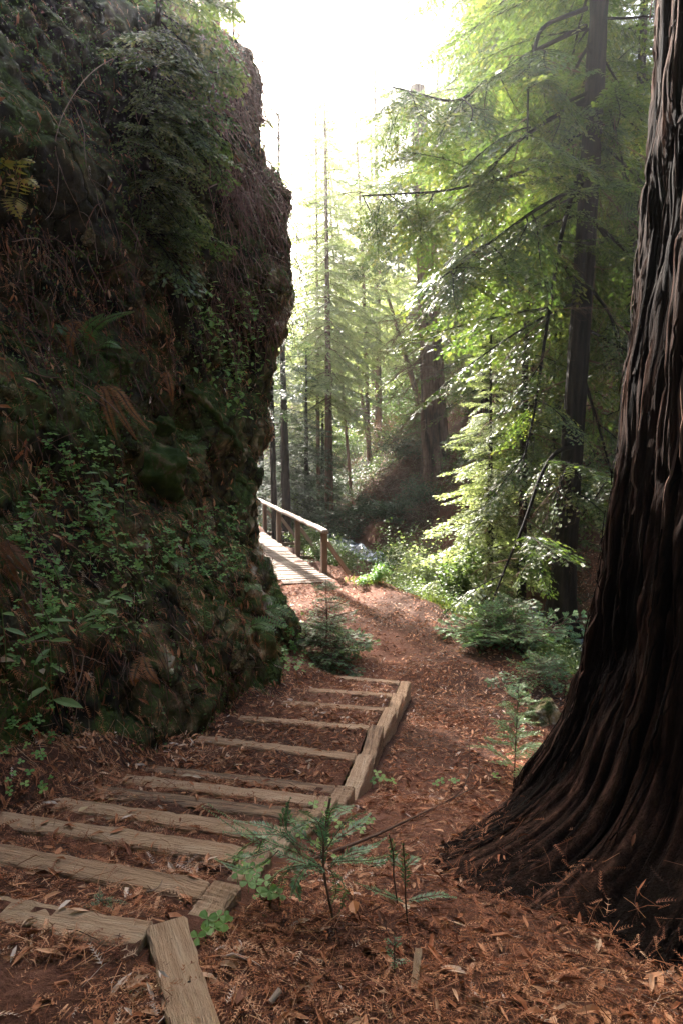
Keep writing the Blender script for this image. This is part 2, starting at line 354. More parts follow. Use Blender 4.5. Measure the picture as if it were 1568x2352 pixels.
gm.add(P3(GX, GY, GZ).reshape(-1, 3), grid_faces(len(xs), len(ys))[:, ::-1], tg.ravel())
ground = struct(gm.obj('ground', M_soil, smooth=True))

# creek
cyv = np.arange(9, 44, .18); cxv = creek_x(cyv); wv = np.linspace(-1, 1, 17)
wid = .55 + .25 * vnoise(P3(cyv * .5, 0, 0), 4)
CXg = cxv[:, None] + wid[:, None] * wv[None]; CYg = np.broadcast_to(cyv[:, None], CXg.shape)
CZg = creek_z(CYg) + .10 + .12 * fbm(P3(CXg * 2.2, CYg * 1.6, 0), 4, 8)
wm = MB(); wm.add(P3(CXg, CYg, CZg).reshape(-1, 3), grid_faces(len(cyv), 17))
creek = struct(wm.obj('stream_water', M_water, smooth=True))

# ------------------------------------------------------------------ rocky bank and cliff on the left
ST = [-4, 0, 2, 4, 6, 8, 9.5, 11, 12.3, 13.6, 15.5, 19, 26]
ZL = [-.8, .6, 1.5, 2.6, 4, 5.5, 6.9, 8.0, 9.25, 9.6, 9.9, 10.2]
XT = [
 [-2.6, -2.6, -2.6, -3.3, -4.1, -4.7, -5.1, -5.5, -6, -7, -9, -16],
 [-2.4, -2.4, -2.4, -3.0, -3.6, -4.0, -4.3, -4.6, -5, -6, -8, -15],
 [-2.02, -2.02, -2.1, -2.7, -3.35, -3.7, -3.95, -4.2, -4.7, -5.7, -8, -15],
 [-1.7, -1.74, -1.95, -2.4, -3.0, -3.25, -3.4, -3.7, -4.2, -5.2, -8, -15],
 [-1.2, -1.3, -1.6, -2.05, -2.5, -2.6, -3.0, -4.0, -5.5, -7, -9, -15],
 [-.85, -1.0, -1.4, -1.75, -2.1, -2.15, -2.4, -3.0, -5, -6.5, -9, -15],
 [-.75, -.88, -1.35, -1.6, -1.6, -1.5, -1.35, -1.75, -3.4, -5.5, -8, -15],
 [-1.0, -1.2, -1.65, -1.56, -1.32, -1.12, -.86, -1.2, -1.5, -2.6, -6, -14],
 [-1.9, -1.95, -2.05, -1.75, -1.45, -1.25, -.95, -1.3, -1.6, -2.6, -6, -14],
 [-2.9, -2.9, -2.9, -2.5, -2.1, -1.9, -1.8, -2.1, -2.5, -4.0, -7, -14],
 [-3.4, -3.4, -3.3, -3.2, -3.0, -2.9, -3, -3.2, -3.6, -4.6, -8, -14],
 [-6, -6, -6, -6, -6, -6.1, -6.2, -6.4, -6.8, -7.4, -9.5, -15],
 [-11, -11, -11, -11, -11, -11.2, -11.4, -11.6, -12, -12.6, -14, -18]]
XT = np.array(XT)
sy = np.concatenate([np.arange(-4, 1, .2), np.arange(1, 14, .034), np.arange(14, 26, .25)])
tz = np.concatenate([np.arange(-.8, 9.0, .036), np.linspace(9.0, 10.2, 30)])
def interp2(sy, tz):
    A = np.array([np.interp(tz, ZL, XT[i]) for i in range(len(ST))])      # station x z
    return np.array([np.interp(sy, ST, A[:, j]) for j in range(len(tz))]).T
BX0 = interp2(sy, tz)
# soften the polyline
def blur(a, n, ax):
    for _ in range(n):
        p = np.pad(a, [(1, 1) if i == ax else (0, 0) for i in range(2)], mode='edge')
        a = (np.take(p, range(0, a.shape[ax]), ax) + 2 * a + np.take(p, range(2, a.shape[ax] + 2), ax)) / 4
    return a
BX0 = blur(blur(BX0, 50, 0), 30, 1)
BY0, BZ0 = np.meshgrid(sy, tz, indexing='ij')
BP = P3(BX0, BY0, BZ0)
du = np.gradient(BP, axis=0); dv = np.gradient(BP, axis=1); BN = nrm(np.cross(du, dv)); 
if BN[len(sy) // 2, 40, 0] < 0: BN = -BN
rk = sstep(4.5, 8.5, BY0) * .75 + .25       # rockier towards the nose
h = .30 * fbm(BP * np.array([.8, .8, .9]), 2, 31) * (.6 + .4 * rk)
h = h + rk * .12 * (np.abs(fbm(BP * np.array([2.1, 2.1, 1.5]), 3, 41)) * -1.6 + .8)
ridge = np.abs(vnoise(BP * np.array([4.6, 4.6, 2.3]) + .4 * fbm(BP * 3, 2, 2)[..., None], 51))
h = h + rk * .055 * (ridge * 1.4 - .5) + .045 * fbm(BP * 9, 3, 61)
topw = 1 - .6 * sstep(8.8, 9.6, BZ0)
BP2 = BP + BN * (h * topw)[..., None]
footw = sstep(.2, -.6, BZ0)                    # keep the foot buried
bank = MB(); bt = .44 + .3 * fbm(BP * 2.3, 4, 71) + .22 * np.clip(h / .3, -1, 1) + .2 * sstep(7, 9, BY0) * sstep(3.2, 1, BZ0) - .24 * sstep(2.5, 6, BZ0) * sstep(11, 7.5, BY0)  # last term puts shade into the tint, high on the near bank
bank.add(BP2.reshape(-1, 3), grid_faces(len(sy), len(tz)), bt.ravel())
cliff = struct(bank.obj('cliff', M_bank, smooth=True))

def bvh(mb):
    V = np.concatenate(mb.V); F = np.concatenate(mb.F4)
    return BVHTree.FromPolygons([tuple(v) for v in V], [tuple(int(i) for i in f) for f in F], all_triangles=False)
BV_BANK = bvh(bank); BV_GROUND = bvh(gm)
def hit(px, py, which=None):
    d = ray(px, py).normalized(); best = None
    for b in ([BV_BANK, BV_GROUND] if which is None else [which]):
        loc, no, i, dist = b.ray_cast(CAMP, d, 200)
        if loc is not None and (best is None or dist < best[2]):
            if no.dot(d) > 0: no = -no
            best = (loc, no, dist)
    return best
def gz(x, y): return float(ground_z(np.array([x]), np.array([y]))[0])

# ------------------------------------------------------------------ timber staircase: one thing, every timber and tread a part
stairs = thing('timber_staircase', 'weathered timber box steps filled with red needles, descending from the bottom left corner', 'staircase', tuple(TL[0] * .5 + TR[0] * .5))
IS = Matrix.Translation(-Vector(stairs.location))
wr = np.random.default_rng(5)
TW = .125
for k in range(NT):
    L_, R_ = Vector(TL[k]), Vector(TR[k]); hgt = .17
    L2 = L_ + (L_ - R_).normalized() * .0
    M = beam_matrix(L2, R_); ln = (R_ - L2).length
    V, F = box(ln, TW, hgt, .010, 22, .0028, wr); V[:, 2] -= hgt / 2
    b = MB(); b.add(V, F, .5 + wr.normal(0, .1)); o = b.obj('step_timber', M_wood, stairs, smooth=False); o.matrix_basis = IS @ M
    # side timber runs back up towards the viewer from the right end
    f = (R_ - L_).normalized(); back = Vector((f.y, -f.x, 0))
    if k == 0:
        c0 = on_level(382, 2116, tie_z(0)); c1 = on_level(455, 2380, tie_z(0)); c1 = c1 + (c1 - c0) * .8
        width = .135
    else:
        width = TW
        c0 = R_ + f * (width / 2 + .006) - back * (TW / 2 + .004)
        nxt = Vector(TR[k - 1]); span = max(.16, (Vector((nxt.x, nxt.y, 0)) - Vector((R_.x, R_.y, 0))).dot(back))
        pull = Vector((nxt.x + f.x * width / 2, nxt.y + f.y * width / 2, c0.z)) - c0
        dirn = pull.normalized(); c1 = c0 + dirn * ((.24 if k == 1 else min(span, .26)) if k < 7 else span + .16)
    hs = .26 if k >= 6 else .2
    M = beam_matrix(c0, c1); V, F = box((c1 - c0).length, width, hs, .010, 14, .0026, wr); V[:, 2] -= hs / 2 - .003
    if k == 0: V[:, 2] += .001
    b = MB(); b.add(V, F, .55 + wr.normal(0, .1)); side = b.obj('side_timber', M_wood, stairs); side.matrix_basis = IS @ M
    # nail heads
    lc = (c1 - c0).length / 2
    spots = [(-lc + .06, 0)] if k else [(-lc + .1, .0), (-lc + .2, -.01), (-lc + .3, .015), (-lc + .42, .0), (-lc + .52, .02), (-lc + .63, -.015)]
    for (xx, yy) in spots:
        if k > 9: continue
        a = np.arange(8) * np.pi / 4; r = .006 * wr.uniform(.6, 1.2)
        rr = r * (1 + .2 * np.sin(a * 3))
        Vn = np.concatenate([np.column_stack([xx + rr * np.cos(a), yy + rr * np.sin(a), np.full(8, .0038)]), np.column_stack([xx + rr * .7 * np.cos(a), yy + rr * .7 * np.sin(a), np.full(8, .0048)]), [[xx, yy, .0048]]])
        b = MB(); b.add(Vn, grid_faces(2, 8, True)); b.add(Vn, np.array([[8 + i, 8 + (i + 1) % 8, 16] for i in range(8)])); nl = b.obj('nail', M_iron, side)
    # tread fill behind this tie
    Lb = TL[k - 1] if k else TL[0] + np.array([-.5, -1.9, 0]); Rb = TR[k - 1] if k else TR[0] + np.array([.12, -1.7, 0])
    u, v = np.meshgrid(np.linspace(-.28 if k else -.3, .99, 34), np.linspace(-.02, 1.0, 16), indexing='ij')
    A = TL[k][:2] + (TR[k][:2] - TL[k][:2]) * u[..., None]; B = Lb[:2] + (Rb[:2] - Lb[:2]) * u[..., None]
    Pxy = A * (1 - v[..., None]) + B * v[..., None]
    z = tie_z(k) - .016 + .016 * fbm(P3(Pxy[..., 0] * 6, Pxy[..., 1] * 6, k), 3, 13) + .3 * np.clip(-.02 - u, 0, 1) * (TR[k] - TL[k])[0]
    # sags slightly at mid tread and rises to meet the upper tie
    z = z + .02 * v
    b = MB(); b.add(P3(Pxy[..., 0], Pxy[..., 1], z).reshape(-1, 3) - np.array(stairs.location), grid_faces(34, 16), .5 + .3 * fbm(P3(Pxy[..., 0] * 2, Pxy[..., 1] * 2, 0), 2, 3).ravel())
    b.obj('tread', M_soil, stairs, smooth=True)
def surf_z(x, y):                   # top of whatever is there: tread or ground
    g = ground_z(x, y)
    q = y + .27 * x
    k = np.searchsorted(QK, q)      # index of the first tie further than this point
    kk = np.clip(k, 0, NT - 1)
    zt = .12 + .12 * (NT - 1 - kk)
    xr = np.interp(y, YR, XR); xl = stair_left(y)
    inside = (q < QK[-1] + .06) & (x < xr + .02) & (x > xl - .35) & (y > 2.0)
    return np.where(inside, np.maximum(g, zt - .005 + .3 * np.clip(xl - x, 0, 1)), g)

# ------------------------------------------------------------------ footbridge
bridge = thing('footbridge', 'plank footbridge with pale wooden handrail beyond the rock corner', 'footbridge', (-.42, 16.25, 0))
IB = Matrix.Translation(-Vector(bridge.location))
bd = Vector((-.28, 1, 0)).normalized(); bn = Vector((bd.y, -bd.x, 0))      # along, and outwards to the right
r0 = Vector((-.42, 16.25, 0))
def bpart(name, V, F, M, mat, tint=.5, par=None, jit=0):
    b = MB(); b.add(V, F, tint); o = b.obj(name, mat, par or bridge); o.matrix_basis = IB @ M; return o
postpx = [16.25, 19.2, 22.0, 24.7]
def bp_(y): return r0 + bd * ((y - 16.25) / bd.y)
for i, y in enumerate(postpx):
    p = bp_(y); lo = -.25 if i == 0 else -.5
    V, F = box(1.0 - lo, .135, .14, .008, 6, .001, wr)
    bpart('post', V, F, beam_matrix(p + Vector((0, 0, lo)), p + Vector((0, 0, 1.0)), bd), M_rail, .42)
    foot = p + bn * .62 + Vector((0, 0, .04 if i else -.02)); top = p + bn * .075 + Vector((0, 0, .78))
    V, F = box((foot - top).length, .10, .09, .006, 4, .001, wr)
    bpart('brace', V, F, beam_matrix(top, foot, bd), M_rail, .75)
    if i:
        a = p - bn * .3 + Vector((0, 0, -.075)); c = p + bn * .72 + Vector((0, 0, -.075))
        V, F = box((c - a).length, .12, .1, .008, 4, .001, wr)
        bpart('cross_beam', V, F, beam_matrix(a, c), M_rail, .4)
ra = bp_(16.05) + Vector((0, 0, 1.06)); rb = bp_(26.6) + Vector((0, 0, 1.06)); rl = (rb - ra).length
V, F = box(rl, .17, .10, .03, 60, .0, wr)
V = V + np.column_stack([np.zeros(len(V)), .012 * vnoise(P3(V[:, 0] * 1.6, 0, 0), 5), .014 * vnoise(P3(V[:, 0] * 2.1, 7, 0), 6)])
bpart('handrail', V, F, beam_matrix(ra, rb), M_deck, .8)
yy = 15.15; i = 0
while yy < 27:
    w = wr.uniform(.22, .27); c = bp_(yy + w / 2); sk = wr.normal(0, .012)
    a = c - bn * (1.2 + wr.uniform(-.04, .04)) + bd * sk; e = c + bn * ((-.09 if yy > 16 else .02) + wr.uniform(-.03, .03)) - bd * sk
    V, F = box((e - a).length, w - .045, .06, .006, 5, .0015, wr)
    M = beam_matrix(a, e); M.translation.z += .012 + wr.normal(0, .004)
    bpart('deck_plank', V, F, M, M_deck, .5 + wr.normal(0, .12)); yy += w + .02
for s_ in (.15, 1.15):
    a = bp_(16.0) - bn * s_; c = bp_(27) - bn * s_
    V, F = box((c - a).length, .14, .2, .01, 4, 0); M = beam_matrix(a, c); M.translation.z -= .125
    bpart('beam', V, F, M, M_rail, .3)

# ------------------------------------------------------------------ bark-covered trunks
def trunk_mesh(pts, rad, nth=40, nz=60, furrow=.06, seed=1, fth=9, fz=.35, flare=0, flare_h=.8, lobes=5, mat=None, bottom_follow=None):
    """pts: centre line, rad: radii; vertical furrowed bark as real relief"""
    pts = np.asarray(pts, float); rad = np.asarray(rad, float)
    t = np.linspace(0, 1, nz); s = np.linspace(0, 1, len(pts))
    c = np.column_stack([np.interp(t, s, pts[:, i]) for i in range(3)]); r = np.interp(t, s, rad)
    L = np.concatenate([[0], np.cumsum(np.linalg.norm(np.diff(c, axis=0), axis=1))])
    th = np.arange(nth) * 2 * np.pi / nth
    TH, ZZ = np.meshgrid(th, L, indexing='xy')
    Rr = r[:, None] * np.ones_like(TH)
    if flare:
        e = np.exp(-ZZ / flare_h)
        Rr = Rr + flare * e * (1 + .35 * np.cos(lobes * TH + seed) + .25 * np.cos((lobes * 2 + 1) * TH + 2 * seed)) + flare * .35 * np.exp(-ZZ / (flare_h * 3))
    ph = TH + .10 * vnoise(P3(ZZ * .5, TH * 0, 0), seed + 3)
    q = P3(np.cos(ph) * fth * .5, np.sin(ph) * fth * .5, ZZ * fz)
    n1 = vnoise(q * np.array([.55, .55, .8]), seed); n2 = vnoise(q * np.array([1.3, 1.3, 1.4]) + 7, seed + 5)
    n3 = vnoise(q * np.array([1.1, 1.1, 5.5]) + 3, seed + 12)
    f = .45 - .35 * np.exp(-(n3 / .09) ** 2) - 1.1 * np.exp(-(n1 / .13) ** 2) - .6 * np.exp(-(n2 / .10) ** 2) + .30 * vnoise(q * 2.6, seed + 7) + .18 * vnoise(q * np.array([5, 5, 3.0]), seed + 9)
    Rr = Rr * 1.0 + furrow * f
    V = c[:, None] + np.stack([Rr * np.cos(TH), Rr * np.sin(TH), 0 * TH], -1)
    b = MB(); b.add(V.reshape(-1, 3), grid_faces(nz, nth, True), np.clip(.5 + .45 * f, 0, 1).ravel())
    return b, V

bigc = (2.62, 3.25)
big = thing('giant_redwood', 'enormous dark redwood trunk with furrowed bark filling the right edge', 'tree', (bigc[0], bigc[1], 0))
zz = np.linspace(-.6, 16, 14)
b, bigV = trunk_mesh([(0.012 * max(z, 0) , .0 * z, z) for z in zz], [1.15 - .006 * max(z, 0) for z in zz], 760, 420, .038, 4, 40, .34, flare=0)
# reshape the flare in world heights, stronger at the foot
Vb = bigV.reshape(-1, 3); th = np.arctan2(Vb[:, 1], Vb[:, 0]); hh = Vb[:, 2] - (.95 - .1 * np.sin(th))
rr = np.hypot(Vb[:, 0] - .012 * np.maximum(Vb[:, 2], 0), Vb[:, 1])
e = np.exp(-np.maximum(hh, -.15) / .55); e2 = np.exp(-np.maximum(hh, 0) / 1.9)
lob = 1 + .22 * np.cos(4 * th + .9) + .16 * np.cos(7 * th + 2.1) + .10 * np.cos(13 * th)
add = (.25 * e * lob + .29 * e2) + e * .08 * fbm(P3(Vb[:, 0] * 2.2, Vb[:, 1] * 2.2, Vb[:, 2] * .8), 3, 23)
add = add + e2 * .03 * fbm(P3(Vb[:, 0] * 6, Vb[:, 1] * 6, Vb[:, 2] * 2), 3, 29) + .02 * fbm(P3(Vb[:, 0] * 16, Vb[:, 1] * 16, Vb[:, 2] * 3), 2, 30)
Vb[:, 0] += np.cos(th) * add; Vb[:, 1] += np.sin(th) * add
for (c_, w_, a_, d_) in ((197, 22, .88, .18), (236, 28, 1.12, .30), (128, 20, .06, .7)):
    dd_ = (np.degrees(th) - c_ + 180) % 360 - 180; bump_ = a_ * np.exp(-(dd_ / w_) ** 2) * np.exp(-np.maximum(hh, -.1) / d_)
    Vb[:, 0] += np.cos(th) * bump_; Vb[:, 1] += np.sin(th) * bump_
b.V[0] = Vb
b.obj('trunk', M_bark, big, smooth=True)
sb = MB(); gS = np.random.default_rng(8); BV3 = Vb.reshape(420, 760, 3)
for _ in range(1500):
    j = int((gS.uniform(120, 285) / 360) * 760) % 760; i0_ = gS.integers(12, 330); n_ = int(gS.integers(5, 26)); rows = np.arange(i0_, min(i0_ + n_, 419)); w_ = gS.uniform(.004, .014)
    c_ = BV3[rows, (j + np.round(np.cumsum(gS.normal(0, .3, len(rows)))).astype(int)) % 760]; rad_ = c_ * np.array([1, 1, 0]); rad_[:, 0] -= .012 * np.maximum(c_[:, 2], 0); rad_ = nrm(rad_); tan_ = np.stack([-rad_[:, 1], rad_[:, 0], 0 * rad_[:, 0]], -1)
    u_ = np.linspace(0, 1, len(rows)); off_ = (.006 + gS.uniform(.0, .03) * np.abs(u_ - gS.uniform(0, 1)) ** 2)[:, None]; ww = (w_ * np.sin(np.clip(u_, .04, .96) * np.pi) ** .5)[:, None]
    V = np.stack([c_ + rad_ * off_ - tan_ * ww, c_ + rad_ * (off_ + w_ * .5), c_ + rad_ * off_ + tan_ * ww], 1).reshape(-1, 3); sb.add(V, grid_faces(len(rows), 3), np.clip(gS.normal(.6, .2), 0, 1))
o = sb.obj('bark_strips', M_bark, big); o['kind'] = 'stuff'

# ------------------------------------------------------------------ foliage branches (shared meshes)
def branch_mesh(name, seed, L=2.2, nsec=24, ter=.15, leaf=.036, lw=.013, mats=None, droop=.25, spread=.5, lside=8, hang=.0, tipup=0, dens=1.0):
    g = np.random.default_rng(seed); b = MB()
    t = np.linspace(0, 1, 12); w1, w2 = g.normal(0, .06, 2)
    path = np.column_stack([t * L, L * (w1 * t ** 2 + .04 * np.sin(t * 5 + seed)), -droop * L * t ** 1.7 + tipup * L * t ** 4])
    V, F = tube(path, .018 * L / 2.2 * (1 - .85 * t) + .002, 5); b.add(V, F, .4, 1)
    O, D, Nn, TT = [], [], [], []
    for i in range(nsec):
        s = .10 + .90 * (i + g.uniform(0, .8)) / nsec; sgn = 1 if i % 2 else -1
        p0 = np.array([np.interp(s, t, path[:, k]) for k in range(3)])
        l2 = L * spread * (1.08 - s) ** .7 * g.uniform(.6, 1.1) * min(1, .45 + s * 2.2)
        ang = R(62 - 25 * s) * sgn + g.normal(0, .12)
        d0 = np.array([math.cos(ang), math.sin(ang), g.normal(-.08, .12)]); d0 /= np.linalg.norm(d0)
        m = 6; tt = np.linspace(0, 1, m); sp = p0 + d0 * (tt * l2)[:, None] + np.array([0, 0, -1]) * (tt ** 1.8 * l2 * (.22 + hang))[:, None] + np.array([1, 0, 0]) * (tt ** 2 * l2 * .15)[:, None]
        V, F = tube(sp, .005 * (1 - .8 * tt) + .0012, 3); b.add(V, F, .4, 1)
        nt_ = max(3, int(l2 / (ter * .42) * dens)); stint = g.uniform(.25, .75)
        for j in range(nt_ + 1):
            s3 = (j + .5) / nt_; q0 = np.array([np.interp(min(s3, 1), tt, sp[:, k]) for k in range(3)])
            sd = 1 if j % 2 else -1; a3 = ang + R(50) * sd if j < nt_ else ang
            d3 = np.array([math.cos(a3), math.sin(a3), -.25 - hang + g.normal(0, .2)]); d3 /= np.linalg.norm(d3)
            l3 = ter * g.uniform(.6, 1.25) * (1.1 - .5 * s3)
            side = np.cross(d3, [0, 0, 1.0]); side /= np.linalg.norm(side) + 1e-6
            tl = g.normal(0, .35); upn = np.cross(side, d3) * math.cos(tl) + side * math.sin(tl)
            side = np.cross(d3, upn)
            for kx in range(lside):
                u = (kx + .3) / lside; o = q0 + d3 * l3 * u
                for sg in (-1, 1):
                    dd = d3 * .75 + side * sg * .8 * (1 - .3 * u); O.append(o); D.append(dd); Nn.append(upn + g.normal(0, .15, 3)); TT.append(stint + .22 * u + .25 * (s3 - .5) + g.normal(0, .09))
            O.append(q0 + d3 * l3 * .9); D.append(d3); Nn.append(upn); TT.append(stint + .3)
    O, D, Nn, TT = map(np.array, (O, D, Nn, TT))
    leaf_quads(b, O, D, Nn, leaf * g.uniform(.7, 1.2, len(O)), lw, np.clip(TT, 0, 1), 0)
    return b.mesh(name, mats)
def dead_branch_mesh(name, seed, L=2.0, n=16, droop=.3):
    g = np.random.default_rng(seed); b = MB(); t = np.linspace(0, 1, 10)
    path = np.column_stack([t * L, .12 * L * np.sin(t * 3 + seed), -droop * L * t ** 1.5])
    V, F = tube(path, .016 * (1 - .85 * t) + .002, 5); b.add(V, F, .5, 0)
    for i in range(n):
        s = g.uniform(.15, 1); p0 = np.array([np.interp(s, t, path[:, k]) for k in range(3)])
        a = g.choice([-1, 1]) * g.uniform(.4, 1.2); l = L * g.uniform(.15, .45) * (1.1 - s * .6); tt = np.linspace(0, 1, 5)
        sp = p0 + np.column_stack([np.cos(a) * tt * l, np.sin(a) * tt * l, -(tt ** 1.4) * l * g.uniform(.1, .9)])
        V, F = tube(sp, .005 * (1 - .8 * tt) + .001, 3); b.add(V, F, .5, 0)
        for _ in range(3):
            s2 = g.uniform(.2, .9); q0 = np.array([np.interp(s2, tt, sp[:, k]) for k in range(3)]); a2 = a + g.normal(0, .8); l2 = l * g.uniform(.2, .5)
            V, F = tube(q0 + np.column_stack([np.cos(a2) * tt * l2, np.sin(a2) * tt * l2, -tt * l2 * g.uniform(0, .8)]), .0025, 3); b.add(V, F, .5, 0)
    return b.mesh(name, [M_twig])

BR = {}
for key, fm in (('green', M_needle), ('dark', M_needle_dark), ('pale', M_needle_pale)):
    BR[key] = [branch_mesh('branch', 100 + i, 2.2, 28, .16, .050, .016, [fm, M_barkdark], droop=(.18, .3, .42)[i], hang=(.0, .15, .3)[i]) for i in range(3)]
BR['long'] = [branch_mesh('branch', 200 + i, 4.2, 46, .21, .058, .017, [M_needle, M_barkdark], droop=(.12, .28, .4)[i], hang=(.1, .25, .4)[i], spread=.36, lside=9) for i in range(3)]
BR['far'] = [branch_mesh('branch', 300 + i, 3.0, 20, .30, .11, .045, [M_needle, M_barkdark], droop=(.12, .25, .35)[i], hang=.1, lside=4) for i in range(3)]
BR['farpale'] = [branch_mesh('branch', 340 + i, 3.0, 20, .30, .11, .045, [M_needle_pale, M_barkwarm], droop=(.12, .25, .35)[i], hang=.15, lside=4) for i in range(3)]  # pale leaves put distance haze into the colour of far crowns
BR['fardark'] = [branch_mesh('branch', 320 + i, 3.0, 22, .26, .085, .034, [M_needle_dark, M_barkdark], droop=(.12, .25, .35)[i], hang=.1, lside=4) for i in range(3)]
DEAD = [dead_branch_mesh('dead_branch', 400 + i) for i in range(4)]

def put_branch(parent, mesh, p, az, pitch, sc, roll=0, name='branch'):
    M = Matrix.Translation(Vector(p)) @ Matrix.Rotation(az, 4, 'Z') @ Matrix.Rotation(-pitch, 4, 'Y') @ Matrix.Rotation(roll, 4, 'X') @ Matrix.Diagonal((sc, sc, sc, 1))
    return link(name, mesh, parent, M)
def tree(name, label, base, top, r0_, r1_, kind='green', n=60, z0=.2, len0=1.0, len1=.3, pitch=0.0, azc=None, azw=math.pi, mat=None, group=None, cat='tree', seed=1, nth=16, nz=40, furrow=.02, dead=0, dead_z=(.1, .6), prof=None, flare=0, grow=1.0, dead_len=1.0):
    g = np.random.default_rng(seed); base = Vector(base); top = Vector(top)
    t = thing(name, label, cat, base, 0, group); d = top - base; Hh = d.length
    bend = g.normal(0, .003, 2) * Hh
    def axis(s): return np.array([d.x * s + bend[0] * math.sin(s * 3), d.y * s + bend[1] * math.sin(s * 2.5), d.z * s])
    b, _ = trunk_mesh([axis(s) for s in np.linspace(0, 1, 8)], [r0_ + (r1_ - r0_) * s for s in np.linspace(0, 1, 8)], nth, nz, furrow, seed, 6, .5, flare=flare, flare_h=.5)
    b.obj('trunk', mat or M_bark, t, smooth=True)
    ms = BR[kind]; base_len = {'green': 2.2, 'dark': 2.2, 'pale': 2.2, 'long': 4.2, 'far': 3.0, 'fardark': 3.0, 'farpale': 3.0}[kind]
    ga = g.uniform(0, 6)
    for i in range(n):
        s = z0 + (1 - z0) * ((i + g.uniform(0, 1)) / n) ** grow
        ga += 2.4; az = ga + g.normal(0, .3) if azc is None else azc + g.uniform(-azw, azw)
        u = (s - z0) / (1 - z0); l = (len0 * (1 - u) + len1 * u) if prof is None else float(np.interp(u, prof[0], prof[1])); l *= g.uniform(.7, 1.15)
        put_branch(t, ms[g.integers(0, 3)], axis(s), az, pitch + g.normal(0, .15) + .3 * (u - .4), l / base_len, g.normal(0, .25))
    for i in range(dead):
        s = g.uniform(*dead_z); az = g.uniform(0, 6.28) if azc is None else azc + g.uniform(-azw, azw)
        put_branch(t, DEAD[g.integers(0, 4)], axis(s), az, g.normal(-.2, .3), dead_len * g.uniform(.5, 1.1), g.normal(0, .4), 'dead_branch')
    return t
def pxz(px, y): return (px - 784) / FPX * y       # x of an image column, y metres ahead near the horizon line

# --- right-hand side trees
b0 = at(1284, 1385, 13.0); t0 = at(1352, -30, 13.3); t0 = b0 + (t0 - b0) * 1.9
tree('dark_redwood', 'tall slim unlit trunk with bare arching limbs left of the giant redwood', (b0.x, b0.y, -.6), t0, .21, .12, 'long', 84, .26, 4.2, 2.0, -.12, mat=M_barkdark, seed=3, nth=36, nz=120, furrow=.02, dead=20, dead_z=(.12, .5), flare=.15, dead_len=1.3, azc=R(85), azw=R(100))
tree('canopy_redwood', 'full crowned redwood hanging green sprays over the upper middle of the ravine', (pxz(1215, 20), 20.5, -1.0), (pxz(1225, 20), 21, 21), .2, .06, 'long', 110, .46, 4.5, 2.2, -.15, mat=M_barkdark, seed=5, dead=8)
tree('canopy_redwood', 'redwood with dense crown seen between the slim dark trunk and giant redwood', (pxz(1430, 19), 19, -1.0), (pxz(1450, 19), 19.4, 20), .2, .06, 'long', 90, .12, 3.0, 2.0, -.1, mat=M_barkdark, seed=6, dead=6)
tree('canopy_redwood', 'thin stemmed conifer behind and left of the slim dark trunk', (pxz(1204, 14.8), 14.8, -.9), (pxz(1216, 14.8), 15.2, 12), .10, .03, 'green', 60, .2, 1.5, 1.2, -.1, mat=M_barkdark, seed=8, dead=8)
tree('canopy_redwood', 'broad conifer on the far bank behind the thin stemmed conifer', (pxz(1270, 22), 22, 1.0), (pxz(1290, 22), 22.5, 20), .2, .06, 'long', 90, .08, 3.8, 2.2, -.1, mat=M_barkdark, seed=9)
tree('canopy_redwood', 'redwood standing below the trail edge whose boughs frame the bright gap', (pxz(1150, 24), 24, -.4), (pxz(1130, 24), 24.3, 24), .16, .06, 'long', 110, .47, 4.2, 2.4, -.2, mat=M_barkdark, seed=15)
tree('canopy_redwood', 'conifer on the far slope just right of the stout brown redwood', (pxz(1110, 30), 30, 3.2), (pxz(1120, 30), 30, 22), .22, .06, 'far', 50, .10, 3.4, 1.8, -.1, seed=10)
# pale sunlit young conifer
p = at(1125, 1330, 15.2)
tree('young_conifer', 'pale sunlit young conifer with layered sprays above the path bend', (p.x, p.y, -.5), (p.x - .05, p.y + .2, 5.6), .07, .015, 'pale', 120, .04, 1.75, .35, .02, mat=M_barkdark, seed=12)
p = at(1210, 1330, 18)
tree('gap_tree', 'sparse hazy tree crossing the white sky on the right side of the bright gap', (pxz(868, 50), 50, gz(pxz(868, 50), 50) - .3), (pxz(850, 50), 50, 36), .26, .06, 'farpale', 70, .3, 4.0, 2.0, -.15, seed=17, mat=M_barkwarm, dead=14, dead_z=(.2, .9), dead_len=2)
tree('young_conifer', 'second young conifer in half shade behind the pale sunlit one', (p.x, p.y, -.3), (p.x, p.y + .2, 6.6), .07, .015, 'green', 90, .03, 1.9, .4, .02, mat=M_barkdark, seed=13)
# stout brown redwood in mid distance
b0 = at(1003, 1045, 30); t0 = at(968, 400, 30.5)
tree('stout_redwood', 'stout brown redwood trunk rising from the far slope with dead twigs on its left', (b0.x, b0.y, b0.z - 1.4), b0 + (t0 - b0) * 1.3, .60, .30, 'far', 40, .62, 3.6, 2.0, -.1, mat=M_barkwarm, seed=14, nth=90, nz=220, furrow=.05, dead=46, dead_z=(.14, .5), azc=R(200), azw=1.5, flare=.25, dead_len=1.5)
